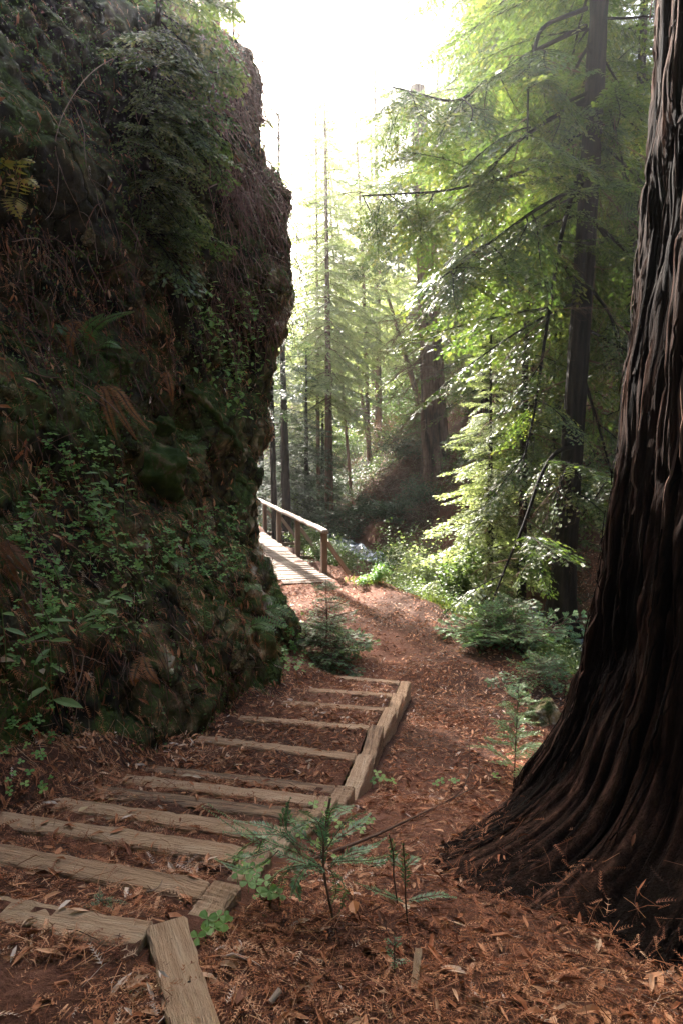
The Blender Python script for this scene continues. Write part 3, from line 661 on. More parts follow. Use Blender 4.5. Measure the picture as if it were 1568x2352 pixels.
# trees up the valley
far = [
 (730, 850, 34, 728, 500, .11, .07, 'slim brown trunk left of the reddish straight trunk up the valley'),
 (753, 905, 32, 748, 450, .22, .15, 'straight reddish trunk, the widest of the hazy valley trunks'),
 (786, 830, 40, 768, 560, .10, .06, 'very slim trunk right of the reddish straight trunk, in haze'),
 (808, 760, 46, 780, 560, .14, .08, 'slanting slim trunk in haze between two upright ones'),
 (836, 800, 44, 824, 500, .15, .1, 'upright hazy trunk left of the palest one'),
 (856, 800, 58, 852, 420, .24, .18, 'palest broad hazy trunk below the bright gap'),
 (898, 702, 50, 850, 540, .30, .26, 'leaning brown trunk slanting left in the bright gap')]
for i, (bx, by, yy, tx, ty, ra_, rb_, lab) in enumerate(far):
    b0 = at(bx, by, yy); t0 = at(tx, ty, yy); d = t0 - b0; gzz = gz(b0.x, b0.y)
    k = (gzz - .3 - b0.z) / d.z; base = b0 + d * k; top = base + d * (((yy * .52 + 3) if i != 6 else 17.5 - base.z) / d.z)
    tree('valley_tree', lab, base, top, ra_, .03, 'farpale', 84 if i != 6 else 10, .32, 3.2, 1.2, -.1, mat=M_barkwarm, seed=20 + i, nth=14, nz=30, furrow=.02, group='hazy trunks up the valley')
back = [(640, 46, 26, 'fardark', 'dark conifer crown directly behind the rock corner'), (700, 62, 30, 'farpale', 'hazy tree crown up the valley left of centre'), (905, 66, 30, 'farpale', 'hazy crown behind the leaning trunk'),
        (985, 56, 26, 'far', 'hazy crown left of the stout brown redwood top'), (1075, 48, 26, 'far', 'hazy crown on the far slope right of the stout redwood'), (1180, 44, 24, 'far', 'crown on the upper far slope above the pale conifer'),
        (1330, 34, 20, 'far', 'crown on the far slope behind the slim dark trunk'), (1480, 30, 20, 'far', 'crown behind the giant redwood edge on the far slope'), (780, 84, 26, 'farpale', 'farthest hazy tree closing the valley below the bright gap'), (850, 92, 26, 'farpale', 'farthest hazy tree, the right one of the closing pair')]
for i, (px, yy, hh, kd, lab) in enumerate(back):
    x = pxz(px, yy); z = gz(x, yy)
    hh = hh * (.62 if px < 930 and px > 660 else 1)
    tree('far_tree', lab, (x, yy, z - .5), (x + .3, yy, z + hh), .28, .06, kd, 110, .06, 5.0, 1.2, -.05, seed=40 + i, nth=12, nz=20, furrow=.02, group='hazy trees on the far slopes')
# dark young conifers beyond the bridge
for i, (px, yy, top_y, n, ln, lab) in enumerate([(652, 29, 700, 90, 2.6, 'dark young conifer nearest the rock corner beyond the bridge'), (705, 31, 800, 90, 2.4, 'dark young conifer right of the one at the rock corner'), (742, 36, 900, 70, 2.2, 'small dark conifer at the foot of the reddish trunk'), (600, 33, 560, 90, 3.4, 'taller dark conifer mostly hidden by the rock corner')]):
    x = pxz(px, yy); z = gz(x, yy); tp = at(px, top_y, yy)
    tree('dark_conifer', lab, (x, yy, z - .3), (x, yy, tp.z), .14, .03, 'fardark', n, .03, ln, .5, -.05, mat=M_barkdark, seed=60 + i, nth=14, nz=26, group='dark conifers beyond the bridge')
for i, (px, yy, w, lab) in enumerate([(633, 24, .13, 'dark trunk beside the rock edge above the handrail end'), (660, 26, .19, 'broader dark trunk right of the one beside the rock edge')]):
    x = pxz(px, yy); z = gz(x, yy)
    tree('shaded_tree', lab, (x, yy, z - .3), (x - .2, yy, 9 + i), w, w * .3, 'fardark', 16, .5, 1.6, .8, -.1, mat=M_barkdark, seed=70 + i, nth=18, nz=60)
# trees standing on top of the cliff and over the bank
tree('clifftop_tree', 'pale trunk standing on the cliff top against the white sky', (-2.25, 12.4, 8.9), (-2.4, 12.7, 19), .17, .08, 'green', 5, .7, 1.4, 1.0, -.2, seed=80, dead=10, dead_z=(.05, .3))
tree('clifftop_tree', 'thin bare sapling right of the pale trunk on the cliff top', (-2.15, 14.4, 7.9), (-2.2, 14.6, 14), .035, .02, 'green', 0, .4, 1.2, .8, -.1, seed=81, dead=4, dead_z=(.05, .4), nth=8)
p = hit(345, 560, BV_BANK); pb = p[0]
tree('bank_conifer', 'bright young conifer leaning out from the dark bank at the top left', (pb.x - .15, pb.y, pb.z), (pb.x + .25, pb.y + .3, pb.z + 4.4), .05, .02, 'green', 80, .02, 1.0, 1.0, -.25, azc=R(-20), azw=1.5, mat=M_barkdark, seed=82, nth=8)
# unseen conifers added to shade stairs, path and bank: on the cliff plateau, behind it and behind the viewer (outside the frame)
shade = [(-9.5, 20.5, 9.5, 13, 'added shade conifer on the plateau behind the cliff'), (-9.5, 16, 9.8, 18, 'added shade conifer on the plateau, farther from the cliff edge'), (-7, 24, 2, 15, 'added shade conifer in the hollow behind the cliff'), (-10, 24, 3, 24, 'tall added shade conifer left of the hollow behind the cliff')]
for i, (x, y, z, hh, lab) in enumerate(shade):
    tree('added_shade_conifer', lab, (x, y, z), (x + .3, y, z + hh), .25, .06, 'far', 80, .08, 3.6, 1.4, -.1, seed=90 + i, nth=12, nz=20)
shade_high = tree('added_shade_conifer', 'tall added shade conifer in the gully behind the cliff with foliage only near its top', (-5.2, 28, gz(-5.2, 28) - .3), (-5.2, 28, 22), .28, .06, 'far', 70, .66, 3.0, 1.2, -.1, seed=99, nth=12, nz=20)  # added unseen, its high crown shaped to keep sun off the path
beh = [(-4.5, -2.5, 2.4, 15), (1.0, -4.5, 1.8, 15), (5.5, -2.5, 1.0, 20), (-7.5, 2, 9.8, 14), (-7, 8, 10, 12), (-4.7, 4.5, 9.3, 10), (10, 2.5, -.5, 20), (10, 8.5, -.8, 18)]  # added around and behind the viewer to block sky light
labs = ['added shade conifer on the bank behind the viewer', 'added shade conifer on the trail above the stairs behind the viewer', 'added shade conifer behind the giant redwood', 'added shade conifer on the plateau left of the stairs', 'added shade conifer on the plateau above the dark bank', 'added shade conifer on the rim straight above the dark bank', 'added shade conifer right of the giant redwood', 'added shade conifer downhill right of the giant redwood']
for i, ((x, y, z, hh), lab) in enumerate(zip(beh, labs)):
    tree('added_canopy_conifer', lab, (x, y, z - .3), (x, y, z + hh), .3, .08, 'long', 150, .12, 4.6, 2.6, -.1, seed=110 + i, nth=12, nz=20)

# ------------------------------------------------------------------ haze
hb = MB(); V, F = box(190, 190, 50, .0001); V = np.array([[x, y, z] for x in (-62, 84) for y in (-16, 138) for z in (-4, 46)], float)
F = np.array([[0, 1, 3, 2], [4, 6, 7, 5], [0, 4, 5, 1], [2, 3, 7, 6], [0, 2, 6, 4], [1, 5, 7, 3]])
hb.add(V, F)
M_haze, nt, out = newmat('haze'); pv = N(nt, 'ShaderNodeVolumePrincipled'); pv.inputs['Color'].default_value = (.95, .95, .97, 1)
pv.inputs['Density'].default_value = .0011; pv.inputs['Anisotropy'].default_value = .84
nt.links.new(pv.outputs[0], out.inputs['Volume'])
hz = hb.obj('haze', M_haze); hz['kind'] = 'stuff'
#DETAILS
# ------------------------------------------------------------------ fallen needle litter
def comb(n=7, w=.16, bend=.1, half=1.0):
    V, F = [], []
    def tri(a, b_, c): F.append([len(V), len(V) + 1, len(V) + 2]); V.extend([a, b_, c])
    zz = lambda u: bend * (u - .5) ** 2 * -4 + bend
    tri((-.5, -.018, zz(0)), (-.5, .018, zz(0)), (.5, 0, zz(1)))
    for i in range(n):
        u = (i + .4) / n; x = u - .5; l = w * (1 - .5 * u) * half
        tri((x - .03, 0, zz(u)), (x + .03, 0, zz(u)), (x + .11, l, zz(u) + .03)); tri((x - .03, 0, zz(u)), (x + .11, -l, zz(u) + .03), (x + .03, 0, zz(u)))
    V = np.array(V); V[:, 1] += .12 * np.sin(V[:, 0] * 3); return V, np.array(F)
def flake(w=.3, bend=.12):
    V = np.array([(-.5, 0, 0), (-.15, w / 2, bend * .6), (.2, w * .45, bend), (.5, 0, .02), (.2, -w * .45, bend * .7), (-.15, -w / 2, bend * .3), (0, 0, bend * .3)])
    return V, np.array([[0, 6, 1, 1], [1, 6, 2, 2], [2, 6, 3, 3], [3, 6, 4, 4], [4, 6, 5, 5], [5, 6, 0, 0]])[:, :3]
def stick(bend=.1):
    p = np.array([(-.5, 0, 0), (-.1, bend, .03), (.5, 0, 0)]); V, F = tube(p, [.014, .016, .009], 3)
    F = np.concatenate([F[:, [0, 1, 2]], F[:, [0, 2, 3]]]); return V, F
TEMPL = [comb(7, .2, .08), comb(6, .16, .14, .8), comb(3, .3, .05), flake(.28), flake(.18, .2), stick(.08), stick(-.15)]
def litter(name, pos, nor, size, g, mats, weights=(.26, .2, .14, .12, .08, .12, .08), align=None, tilt=.28, dark=0.0, kind='stuff'):
    b = MB(); n = len(pos); which = g.choice(len(TEMPL), n, p=np.array(weights) / sum(weights))
    nn = nrm(nor + g.normal(0, tilt, nor.shape)); ang = g.uniform(0, 6.28, n)
    rot = frames(nn, ang)
    if align is not None:
        x = nrm(align + g.normal(0, .45, nor.shape)); y = nrm(np.cross(nn, x)); z = np.cross(x, y); rot = np.stack([x, y, z], -1)
    base = .52 + .2 * fbm(pos * 1.7, 2, 91) + g.normal(0, .2, n) - dark
    pale = g.random(n) < .012; base = np.where(pale, .9, base); size = np.where(pale, size * .6, size)
    for k, (TV, TF) in enumerate(TEMPL):
        m = which == k; sc = size[m] * g.uniform(.55, 1.5, m.sum()); s3 = np.stack([sc, sc * g.uniform(.7, 1.1, m.sum()), sc], 1)
        if k > 4: s3 = np.stack([sc * 1.7, sc * .9, sc], 1)
        scatter(b, TV, TF, pos[m], rot[m], s3, np.clip(base[m] + (.12 if k in (3, 4) else 0), 0, 1), 0)
    o = b.obj(name, mats); o['kind'] = kind; return o
g = np.random.default_rng(77)
def in_view(p, m=.08):
    d = p - np.array([0, 0, CAMZ]); zc = d[:, 1] * CP - d[:, 2] * SP; vc = d[:, 1] * SP + d[:, 2] * CP
    return (zc > .5) & (np.abs(d[:, 0] / zc) < .503 + m) & (np.abs(vc / zc) < .754 + m)
def sample_ground(n, y0, y1, power=1.0, xlim=None):
    yv = y0 + (y1 - y0) * g.random(n) ** power; xv = g.uniform(-1, 1, n) * (.56 * yv + .6)
    p = np.column_stack([xv, yv, surf_z(xv, yv)]); e = .03
    zx = surf_z(xv + e, yv) - p[:, 2]; zy = surf_z(xv, yv + e) - p[:, 2]
    nn = nrm(np.column_stack([-zx / e, -zy / e, np.ones(n)])); nn = np.where(nn[:, 2:3] < .35, np.array([[0, 0, 1.0]]), nn)
    return p, nn
def on_tie(p):
    q = p[:, 1] + .27 * p[:, 0]; dd = np.min(np.abs(q[:, None] - QK[None]), 1); xr = np.interp(p[:, 1], YR, XR); xl = stair_left(p[:, 1])
    tie = (dd < .075) & (p[:, 0] < xr + .02) & (p[:, 0] > xl + .1)
    side = (p[:, 0] > xr - .03) & (p[:, 0] < xr + .2) & (q < QK[-1]) & (q > QK[0] - .1)
    return tie | side
def dens(p, nmin=.35):               # bare soil shows in patches
    f = fbm(p * np.array([1.1, 1.1, 0]) + 5, 3, 33); return np.clip(.72 + .6 * f, nmin, 1)
for nm, n, y0, y1, pw, sz, wt in (('leaf_litter', 42000, .9, 4.6, .8, .07, (.34, .26, .14, .05, .05, .2, .16)), ('leaf_litter', 95000, 4.4, 9.5, .8, .06, (.03, .03, .3, .1, .16, .22, .16)), ('leaf_litter', 85000, 9.2, 19, .8, .068, (0, 0, .2, .25, .3, .15, .1))):
    p, nn = sample_ground(n, y0, y1, pw)
    ot = on_tie(p); keep = in_view(p) & (~ot | (g.random(n) < .0)) & (g.random(n) < dens(p))
    keep &= ~((p[:, 1] > 17) & (p[:, 0] < 1)); keep &= p[:, 2] > -.9
    p = p[keep]; nn = nn[keep]; p[:, 2] += g.uniform(.002, .02, len(p))
    litter(nm, p, nn, np.full(len(p), sz), g, M_litter, weights=wt)
n = 9000; thp = g.uniform(R(115), R(290), n); rp_ = 1.3 + 1.3 * g.random(n) ** .8; BVT = BVHTree.FromPolygons([tuple(v + np.array([bigc[0], bigc[1], 0])) for v in Vb], [tuple(int(i) for i in f) for f in grid_faces(420, 760, True)[:760 * 130]], all_triangles=False)
P_, N_ = [], []
for k in range(n):
    q = Vector((bigc[0] + rp_[k] * math.cos(thp[k]), bigc[1] + rp_[k] * math.sin(thp[k]), 6)); lo, no, i_, d_ = BVT.ray_cast(q, Vector((0, 0, -1)))
    if lo is None or abs(no.z) < .22: continue
    gg_ = gz(lo.x, lo.y)
    if lo.z < gg_ or lo.z > gg_ + .34 * g.random() ** 2: continue
    P_.append([lo.x, lo.y, lo.z + .012]); N_.append([no.x, no.y, abs(no.z)])
if P_: litter('leaf_litter', np.array(P_), np.array(N_), np.full(len(P_), .055), g, M_litter, weights=(.34, .26, .14, .05, .05, .2, .16), dark=.1, tilt=.15)
# a sprinkle lying on the timbers themselves
P_, N_ = [], []
for k in range(NT):
    for _ in range(26 if k < 8 else 10):
        u = g.uniform(0, 1) ** 1.3; c = TL[k] * (1 - u) + TR[k] * u; P_.append([c[0] + g.normal(0, .02), c[1] + g.normal(0, .03), tie_z(k) + .006]); N_.append([0, 0, 1])
litter('leaf_litter', np.array(P_), np.array(N_, float), np.full(len(P_), .055), g, M_litter, tilt=.06)
# litter on the deck
P_ = []
for _ in range(900):
    yq = g.uniform(15.1, 26); c = bp_(yq) - bn * g.uniform(.05, 1.25); 
    if g.random() < np.interp(yq, [15, 17.5, 26], [1, .35, .3]): P_.append([c.x, c.y, .045])
litter('leaf_litter', np.array(P_), np.tile([0, 0, 1.0], (len(P_), 1)), np.full(len(P_), .055), g, M_litter, tilt=.1)
# litter and hanging needles on the bank
BNN = nrm(np.cross(np.gradient(BP2, axis=0), np.gradient(BP2, axis=1))); BNN = np.where((BNN * BN).sum(-1, keepdims=True) < 0, -BNN, BNN)
def sample_bank(n, y0, y1, z0, z1):
    i0, i1 = np.searchsorted(sy, [y0, y1]); j0, j1 = np.searchsorted(tz, [z0, z1])
    i = g.integers(i0, max(i1 - 1, i0 + 1), n); j = g.integers(j0, max(j1 - 1, j0 + 1), n); fi = g.random(n)[:, None]; fj = g.random(n)[:, None]
    p = (BP2[i, j] * (1 - fi) + BP2[i + 1, j] * fi) * (1 - fj) + (BP2[i, j + 1] * (1 - fi) + BP2[i + 1, j + 1] * fi) * fj
    return p, BNN[i, j]
p, nn = sample_bank(52000, 1.3, 12.2, .2, 9.4)
f = fbm(p * .9, 3, 44) + .5 * nn[:, 2]
prob = np.clip(.35 + .9 * f + .25 * sstep(7.5, 4, p[:, 1]), .03, 1) * np.where(p[:, 2] > 5.5, .45, 1)
keep = in_view(p, .02) & (g.random(len(p)) < prob); p = p[keep]; nn = nn[keep]
down = np.tile([.15, 0, -1.0], (len(p), 1)); down = down - (down * nn).sum(1, keepdims=True) * nn
litter('hanging_needle_litter', p + nn * .012, nn, np.full(len(p), .085), g, M_litter, weights=(.3, .22, .12, .05, .05, .16, .1), align=down, tilt=.45, dark=.0)

# ------------------------------------------------------------------ stones
def stone_mesh(name, seed, mat, n=3, rough=.28, sq=(1, 1, 1)):
    import bmesh
    bm = bmesh.new(); bmesh.ops.create_icosphere(bm, subdivisions=n, radius=1); V = np.array([v.co[:] for v in bm.verts]); F = np.array([[v.index for v in f.verts] for f in bm.faces]); bm.free()
    gg = np.random.default_rng(seed)
    for _ in range(9):               # chop flat facets off
        d = nrm(gg.normal(0, 1, 3)); k = gg.uniform(.55, .85); e = V @ d - k; V = V - np.clip(e, 0, 9)[:, None] * d * .85
    V = V * (1 + rough * fbm(V * 1.6 + seed, 4, seed)[:, None] * .7 + .10 * fbm(V * 5, 3, seed)[:, None]) * np.array(sq)
    b = MB(); b.add(V, F, .5 + .3 * fbm(V * 2.2 + 3, 3, seed + 1)); return b.mesh(name, mat, smooth=True)
def stone(px, py, rx, ry, mat, lab, name='boulder', cat='rock', seed=1, rough=.3, group=None, sink=.35, rot=0, n=4):
    h_ = hit(px, py)
    if h_ is None: return
    zc = (h_[0] - CAMP).dot(Vector((0, CP, -SP))); s = zc / FPX
    me = stone_mesh(name, seed, mat, n, rough); o = link(name, me); a, c = rx * s, ry * s
    o.location = h_[0] - h_[1] * (min(a, c) * sink); o.rotation_euler = (.1 * seed % .5, rot, .7 * seed % 3); o.scale = (a, (a + c) / 2, c)
    return tag(o, lab, cat, group)
stone(352, 1090, 92, 80, M_mossrock, 'large moss covered boulder bulging from the bank, the biggest there', seed=3, rot=.3, sink=.1)
stone(372, 985, 34, 28, M_mossrock, 'small mossy rock on top of the large moss covered boulder', seed=5, sink=.1)
stone(275, 835, 42, 30, M_mossrock, 'mossy rock below the green sword fern', seed=6, rot=.8)
stone(22, 903, 26, 24, M_rock, 'tan rock poking from the bank at the left frame edge', seed=7)
stone(68, 907, 26, 12, M_rock, 'flat tan stone right of the tan rock at the frame edge', seed=8)
stone(472, 1088, 17, 24, M_rock, 'ochre stone right of the large moss covered boulder', seed=9)
stone(418, 566, 26, 20, M_rock, 'pale angular rock high on the shaded bank', seed=10)
stone(340, 625, 22, 30, M_rock, 'dull rock half buried left below the pale angular rock', seed=11)
stone(204, 545, 16, 22, M_rock, 'dull brown stone high up among the bare vines', seed=12)
stone(662, 1420, 36, 44, M_rock, 'ochre faced rock at the foot of the cliff corner', seed=13, sink=.5)
stone(510, 1225, 20, 30, M_rock, 'pale chunk of rock in the cliff face above the small ferns', seed=14)
stone(500, 1420, 34, 50, M_rock, 'tall pale rock rib at the cliff foot', seed=15, sink=.5, rot=.3)
stone(545, 1490, 40, 34, M_rock, 'low block of rock at the cliff foot next to the steps', seed=16, sink=.5)
stone(420, 1380, 30, 26, M_rock, 'brown rock left of the tall pale rib', seed=17, sink=.5)
stone(1262, 1655, 62, 66, M_rock, 'lichen spotted boulder between the sapling and the giant redwood', seed=18, rot=.2, sink=.2)
stone(1236, 1622, 16, 8, M_rock, 'small orange stone on top of the lichen spotted boulder', seed=19, sink=-.2, n=2)
stone(393, 1543, 8, 7, tintmat('pale_pebble', [(0, (.35, .34, .2)), (1, (.6, .58, .42))], noise_var=.2), 'small pale round pebble on the dark bank foot', 'pebble', 'pebble', 20, .05, sink=-.3, n=2)
for i, (px, py) in enumerate([(10, 1530), (335, 2250), (420, 2260), (300, 2280), (608, 2105), (480, 2092)]):
    stone(px, py, 7, 5, M_rock, ['pale stone among leaves at the left edge of the bank', 'tiny stone in dark soil below the first timber', 'tiny stone beside the long side timber', 'small stone left in the dark soil corner', 'tiny stone right of the clover by the second step', 'tiny pale stone beside the nail of the second side timber'][i], 'pebble', 'pebble', 30 + i, .1, sink=-.1, n=2)

# moss tufts and tiny leaves over the bank
p, nn = sample_bank(60000, 1.3, 12.6, .2, 9.4); f = fbm(p * 1.1 + 9, 3, 144)
keep = in_view(p, .02) & (g.random(len(p)) < np.clip(.25 + 1.1 * f, .02, 1)); p = p[keep]; nn = nn[keep]; n = len(p)
b = MB(); leaf_quads(b, p + nn * g.uniform(.01, .05, (n, 1)), g.normal(0, 1, (n, 3)) - nn * .2 + np.array([0, 0, -.3]), nn * .6 + g.normal(0, .5, (n, 3)) + np.array([0, 0, .6]), g.uniform(.018, .045, n), g.uniform(.012, .026, n), np.clip(.35 + .5 * fbm(p * .8, 2, 7) + g.normal(0, .15, n), 0, 1)); o = b.obj('bank_foliage', M_shrub); o['kind'] = 'stuff'; o['label'] = 'tiny green leaves and moss tufts scattered over the dark bank'
# rocks that break out of the cliff face: parts of the cliff
RK = [stone_mesh('rock', 500 + i, M_bank, 3, .35) for i in range(4)]
p, nn = sample_bank(900, 6.5, 12.4, .2, 9.0); keep = in_view(p, .02); p, nn = p[keep][:110], nn[keep][:110]
for i in range(len(p)):
    o = link('rock', RK[i % 4], cliff); s = g.uniform(.05, .13); o.location = Vector(p[i] - nn[i] * s * .35); o.scale = (s, s * g.uniform(.7, 1.2), s * g.uniform(.8, 1.7)); o.rotation_euler = tuple(g.uniform(-.5, .5, 3))

# mossy fallen log lying diagonally across the bank
lp = []
for (px, py) in [(405, 890), (450, 915), (500, 975), (550, 1035), (600, 1090), (628, 1120)]:
    h_ = hit(px, py, BV_BANK)
    if h_: lp.append(np.array(h_[0] + h_[1] * .06))
lp = np.array(lp); s = np.linspace(0, 1, 60); lpp = np.column_stack([np.interp(s, np.linspace(0, 1, len(lp)), lp[:, i]) for i in range(3)])
for _ in range(6): lpp[1:-1] = (lpp[:-2] + 2 * lpp[1:-1] + lpp[2:]) / 4
lg = thing('mossy_log', 'moss topped fallen log slanting down the bank above the handrail', 'log', tuple(lpp[0]))
V, F = tube(lpp, .075 + .02 * np.sin(s * 9) - .03 * s, 30); V = V + .05 * np.stack([fbm(V * 5, 4, 6), fbm(V * 5, 4, 7), fbm(V * 5, 4, 8)], -1); b = MB(); b.add(V - lpp[0], F, .35 + .5 * fbm(V * 5, 2, 8)); b.obj('log', M_mossrock, lg, smooth=True)

# ------------------------------------------------------------------ saplings, ferns, herbs
def needle_branch(b, path, g, L=.02, W=.004, step=.006, fm=0, sm=1, r=.0018, tint=.5, flat=1.0, up=(0, 0, 1)):
    path = np.asarray(path, float); ln = np.linalg.norm(np.diff(path, axis=0), axis=1).sum(); n = max(4, int(ln / step)); t = np.linspace(0, 1, len(path)); tt = np.linspace(.06, 1, n)
    P_ = np.column_stack([np.interp(tt, t, path[:, i]) for i in range(3)]); D = nrm(np.gradient(P_, axis=0)); upv = np.tile(np.array(up, float), (n, 1)) + g.normal(0, .12, (n, 3))
    side = nrm(np.cross(D, upv)); nn = nrm(np.cross(side, D)); env = np.clip(np.sin(np.clip(tt * 1.15, 0, 1) * np.pi) ** .5, .25, 1)
    for sg in (-1, 1):
        d = D * .55 + side * sg * .85 + nn * .12 + g.normal(0, .08, D.shape)
        leaf_quads(b, P_, d, nn + g.normal(0, .2, D.shape), L * env * g.uniform(.8, 1.15, n), W, np.clip(tint + .25 * (tt - .3) + g.normal(0, .08, n), 0, 1), fm)
    V, F = tube(path, r * (1 - .6 * t), 4); b.add(V, F, .45, sm)
def curve(p0, d, L, droop=.2, n=8, wig=0, g=None):
    t = np.linspace(0, 1, n); p0 = np.array(p0, float); d = np.array(d, float); d = d / np.linalg.norm(d)
    w = (g.normal(0, wig, 3) if g is not None else 0)
    return p0 + d * (t * L)[:, None] + np.array([0, 0, -1]) * (droop * L * t ** 2)[:, None] + np.outer(np.sin(t * 3.1), np.ones(3)) * w * L
def sapling(name, lab, base, H, rings, g, blen=.25, droop=.1, fm=None, L=.02, W=.0045, lean=(0, 0), sub=0, az0=0, group=None, tint=.5, cat='sapling', top_frac=.35, perring=3, step=.0065, parent_parts=True):
    t = thing(name, lab, cat, tuple(base), 0, group); fm = fm or M_sapling
    st = np.array([(lean[0] * s * s, lean[1] * s * s, H * s) for s in np.linspace(0, 1, 10)])
    b = MB(); V, F = tube(st, .0016 + .0045 * (1 - np.linspace(0, 1, 10)) * min(1, H / .5), 5); b.add(V, F, .45, 1)
    needle_branch(b, st[5:], g, L * .8, W, step, 0, 1, .001, tint + .1, up=(1, 0, 0)); b.obj('stem', [fm, M_twig], t)
    k = 0
    for i in range(rings):
        s = .12 + .82 * (i + .5) / rings
        for _ in range(perring):
            az = az0 + k * 2.4 + g.normal(0, .25); k += 1; l = blen * (1 - s * (1 - top_frac)) * g.uniform(.75, 1.2)
            p0 = np.array([np.interp(s, np.linspace(0, 1, 10), st[:, j]) for j in range(3)]); d = (math.cos(az), math.sin(az), g.uniform(.1, .5))
            path = curve(p0, d, l, droop, 8, .06, g); b = MB(); needle_branch(b, path, g, L, W, step, tint=tint)
            for q in range(sub):
                u = g.uniform(.25, .8); q0 = np.array([np.interp(u, np.linspace(0, 1, 8), path[:, j]) for j in range(3)]); a2 = az + g.choice([-1, 1]) * g.uniform(.5, 1.0)
                needle_branch(b, curve(q0, (math.cos(a2), math.sin(a2), .1), l * g.uniform(.3, .5), droop, 5), g, L * .9, W, step, tint=tint)
            b.obj('branch', [fm, M_twig], t)
    return t
g = np.random.default_rng(5)
def gp(px, py):
    h_ = hit(px, py); return h_[0]
# foreground sapling with long drooping boughs beside the steps
base = gp(765, 2110); A = thing('redwood_sapling', 'largest foreground redwood sapling spreading its boughs over the step ends', 'sapling', base)
yb = base.y
tips = [((765, 2110), (740, 2000), (745, 1915), (758, 1835)), ((752, 2000), (690, 1960), (600, 1930), (480, 1848)), ((690, 1955), (640, 1905), (600, 1895), (540, 1885)), ((752, 1990), (800, 1965), (850, 1950), (885, 1925)),
        ((745, 1950), (790, 1915), (830, 1890), (850, 1868)), ((740, 1960), (690, 1910), (660, 1880), (660, 1845)), ((740, 1990), (700, 1990), (680, 2020), (668, 2060)), ((735, 1985), (660, 1990), (630, 2010), (612, 2045)),
        ((755, 1990), (775, 2030), (770, 2060), (760, 2080)), ((745, 1940), (715, 1900), (700, 1890), (640, 1930)), ((600, 1925), (570, 1940), (545, 1960), (535, 1985)), ((640, 1945), (590, 1965), (560, 1975), (520, 1962)),
        ((748, 1900), (720, 1880), (700, 1865), (690, 1862)), ((752, 1890), (780, 1868), (800, 1855), (812, 1850)), ((752, 1975), (820, 1975), (870, 1990), (905, 1960))]
tips = list(tips) + [tuple((px + (26 if j else 0) * math.sin(7 * i + j), py + 8 + (20 if j else 0) * math.cos(5 * i + j)) for j, (px, py) in enumerate(tp)) for i, tp in enumerate(tips) if i]
for i, tp in enumerate(tips):
    off = g.uniform(-.14, .20)
    P_ = []
    for j, (px, py) in enumerate(tp):
        P_.append(np.array(at(px, py, yb - .02 + off * j / 3)) - np.array(base))
    P_ = np.array(P_); tt = np.linspace(0, 1, 12); pp = np.column_stack([np.interp(tt, np.linspace(0, 1, 4), P_[:, k]) for k in range(3)])
    for _ in range(3): pp[1:-1] = (pp[:-2] + 2 * pp[1:-1] + pp[2:]) / 4
    b = MB(); needle_branch(b, pp if i else pp[4:], g, .030, .0062, .007, tint=.6)
    if i == 0: V, F = tube(pp, .005, 5); b.add(V, F, .4, 1)
    b.obj('branch' if i else 'stem', [M_sapling, M_twig], A)
base = gp(935, 2120); B_ = thing('redwood_sapling', 'slender sapling with three boughs right of the largest foreground sapling', 'sapling', base)
for i, tp in enumerate([((935, 2120), (930, 2060), (930, 2000), (925, 1940)), ((930, 2075), (900, 2060), (860, 2045), (812, 2026)), ((932, 2070), (970, 2062), (1010, 2055), (1045, 2062)), ((912, 2075), (903, 2010), (903, 1960), (893, 1918)), ((930, 2000), (915, 1985), (905, 1978), (900, 1970)), ((930, 1990), (945, 1980), (955, 1972), (957, 1968))]):
    P_ = np.array([np.array(at(px, py, base.y + .02 * (i - 2) * j / 3)) - np.array(base) for j, (px, py) in enumerate(tp)]); tt = np.linspace(0, 1, 10); pp = np.column_stack([np.interp(tt, np.linspace(0, 1, 4), P_[:, k]) for k in range(3)])
    b = MB(); needle_branch(b, pp if i not in (0, 3) else pp[4:], g, .030, .0062, .007, tint=.6)
    if i in (0, 3): V, F = tube(pp, .003, 5); b.add(V, F, .3, 1)
    b.obj('branch' if i not in (0, 3) else 'stem', [M_sapling, M_twig], B_)
p = gp(1180, 1800)
sapling('redwood_sapling', 'bright green upright sapling in front of the lichen spotted boulder', p, .86, 11, g, .36, .05, None, .042, .011, (.02, 0), 2, tint=.95, top_frac=.3, step=.012)
p = gp(1225, 1795)
sapling('redwood_sapling', 'low bright sapling squeezed between its upright neighbour and the giant redwood', p, .26, 4, g, .24, .1, None, .04, .011, tint=.9, step=.012)
p = gp(905, 2235)
sapling('redwood_sapling', 'tiny shaded seedling near the weathered wood chip', p, .14, 2, g, .06, .1, None, .02, .005, tint=.4)
p = gp(232, 2085)
sapling('redwood_sapling', 'green sprig lying in the litter between the first two timbers', p, .03, 3, g, .12, .2, None, .018, .004, tint=.35, cat='sprig')
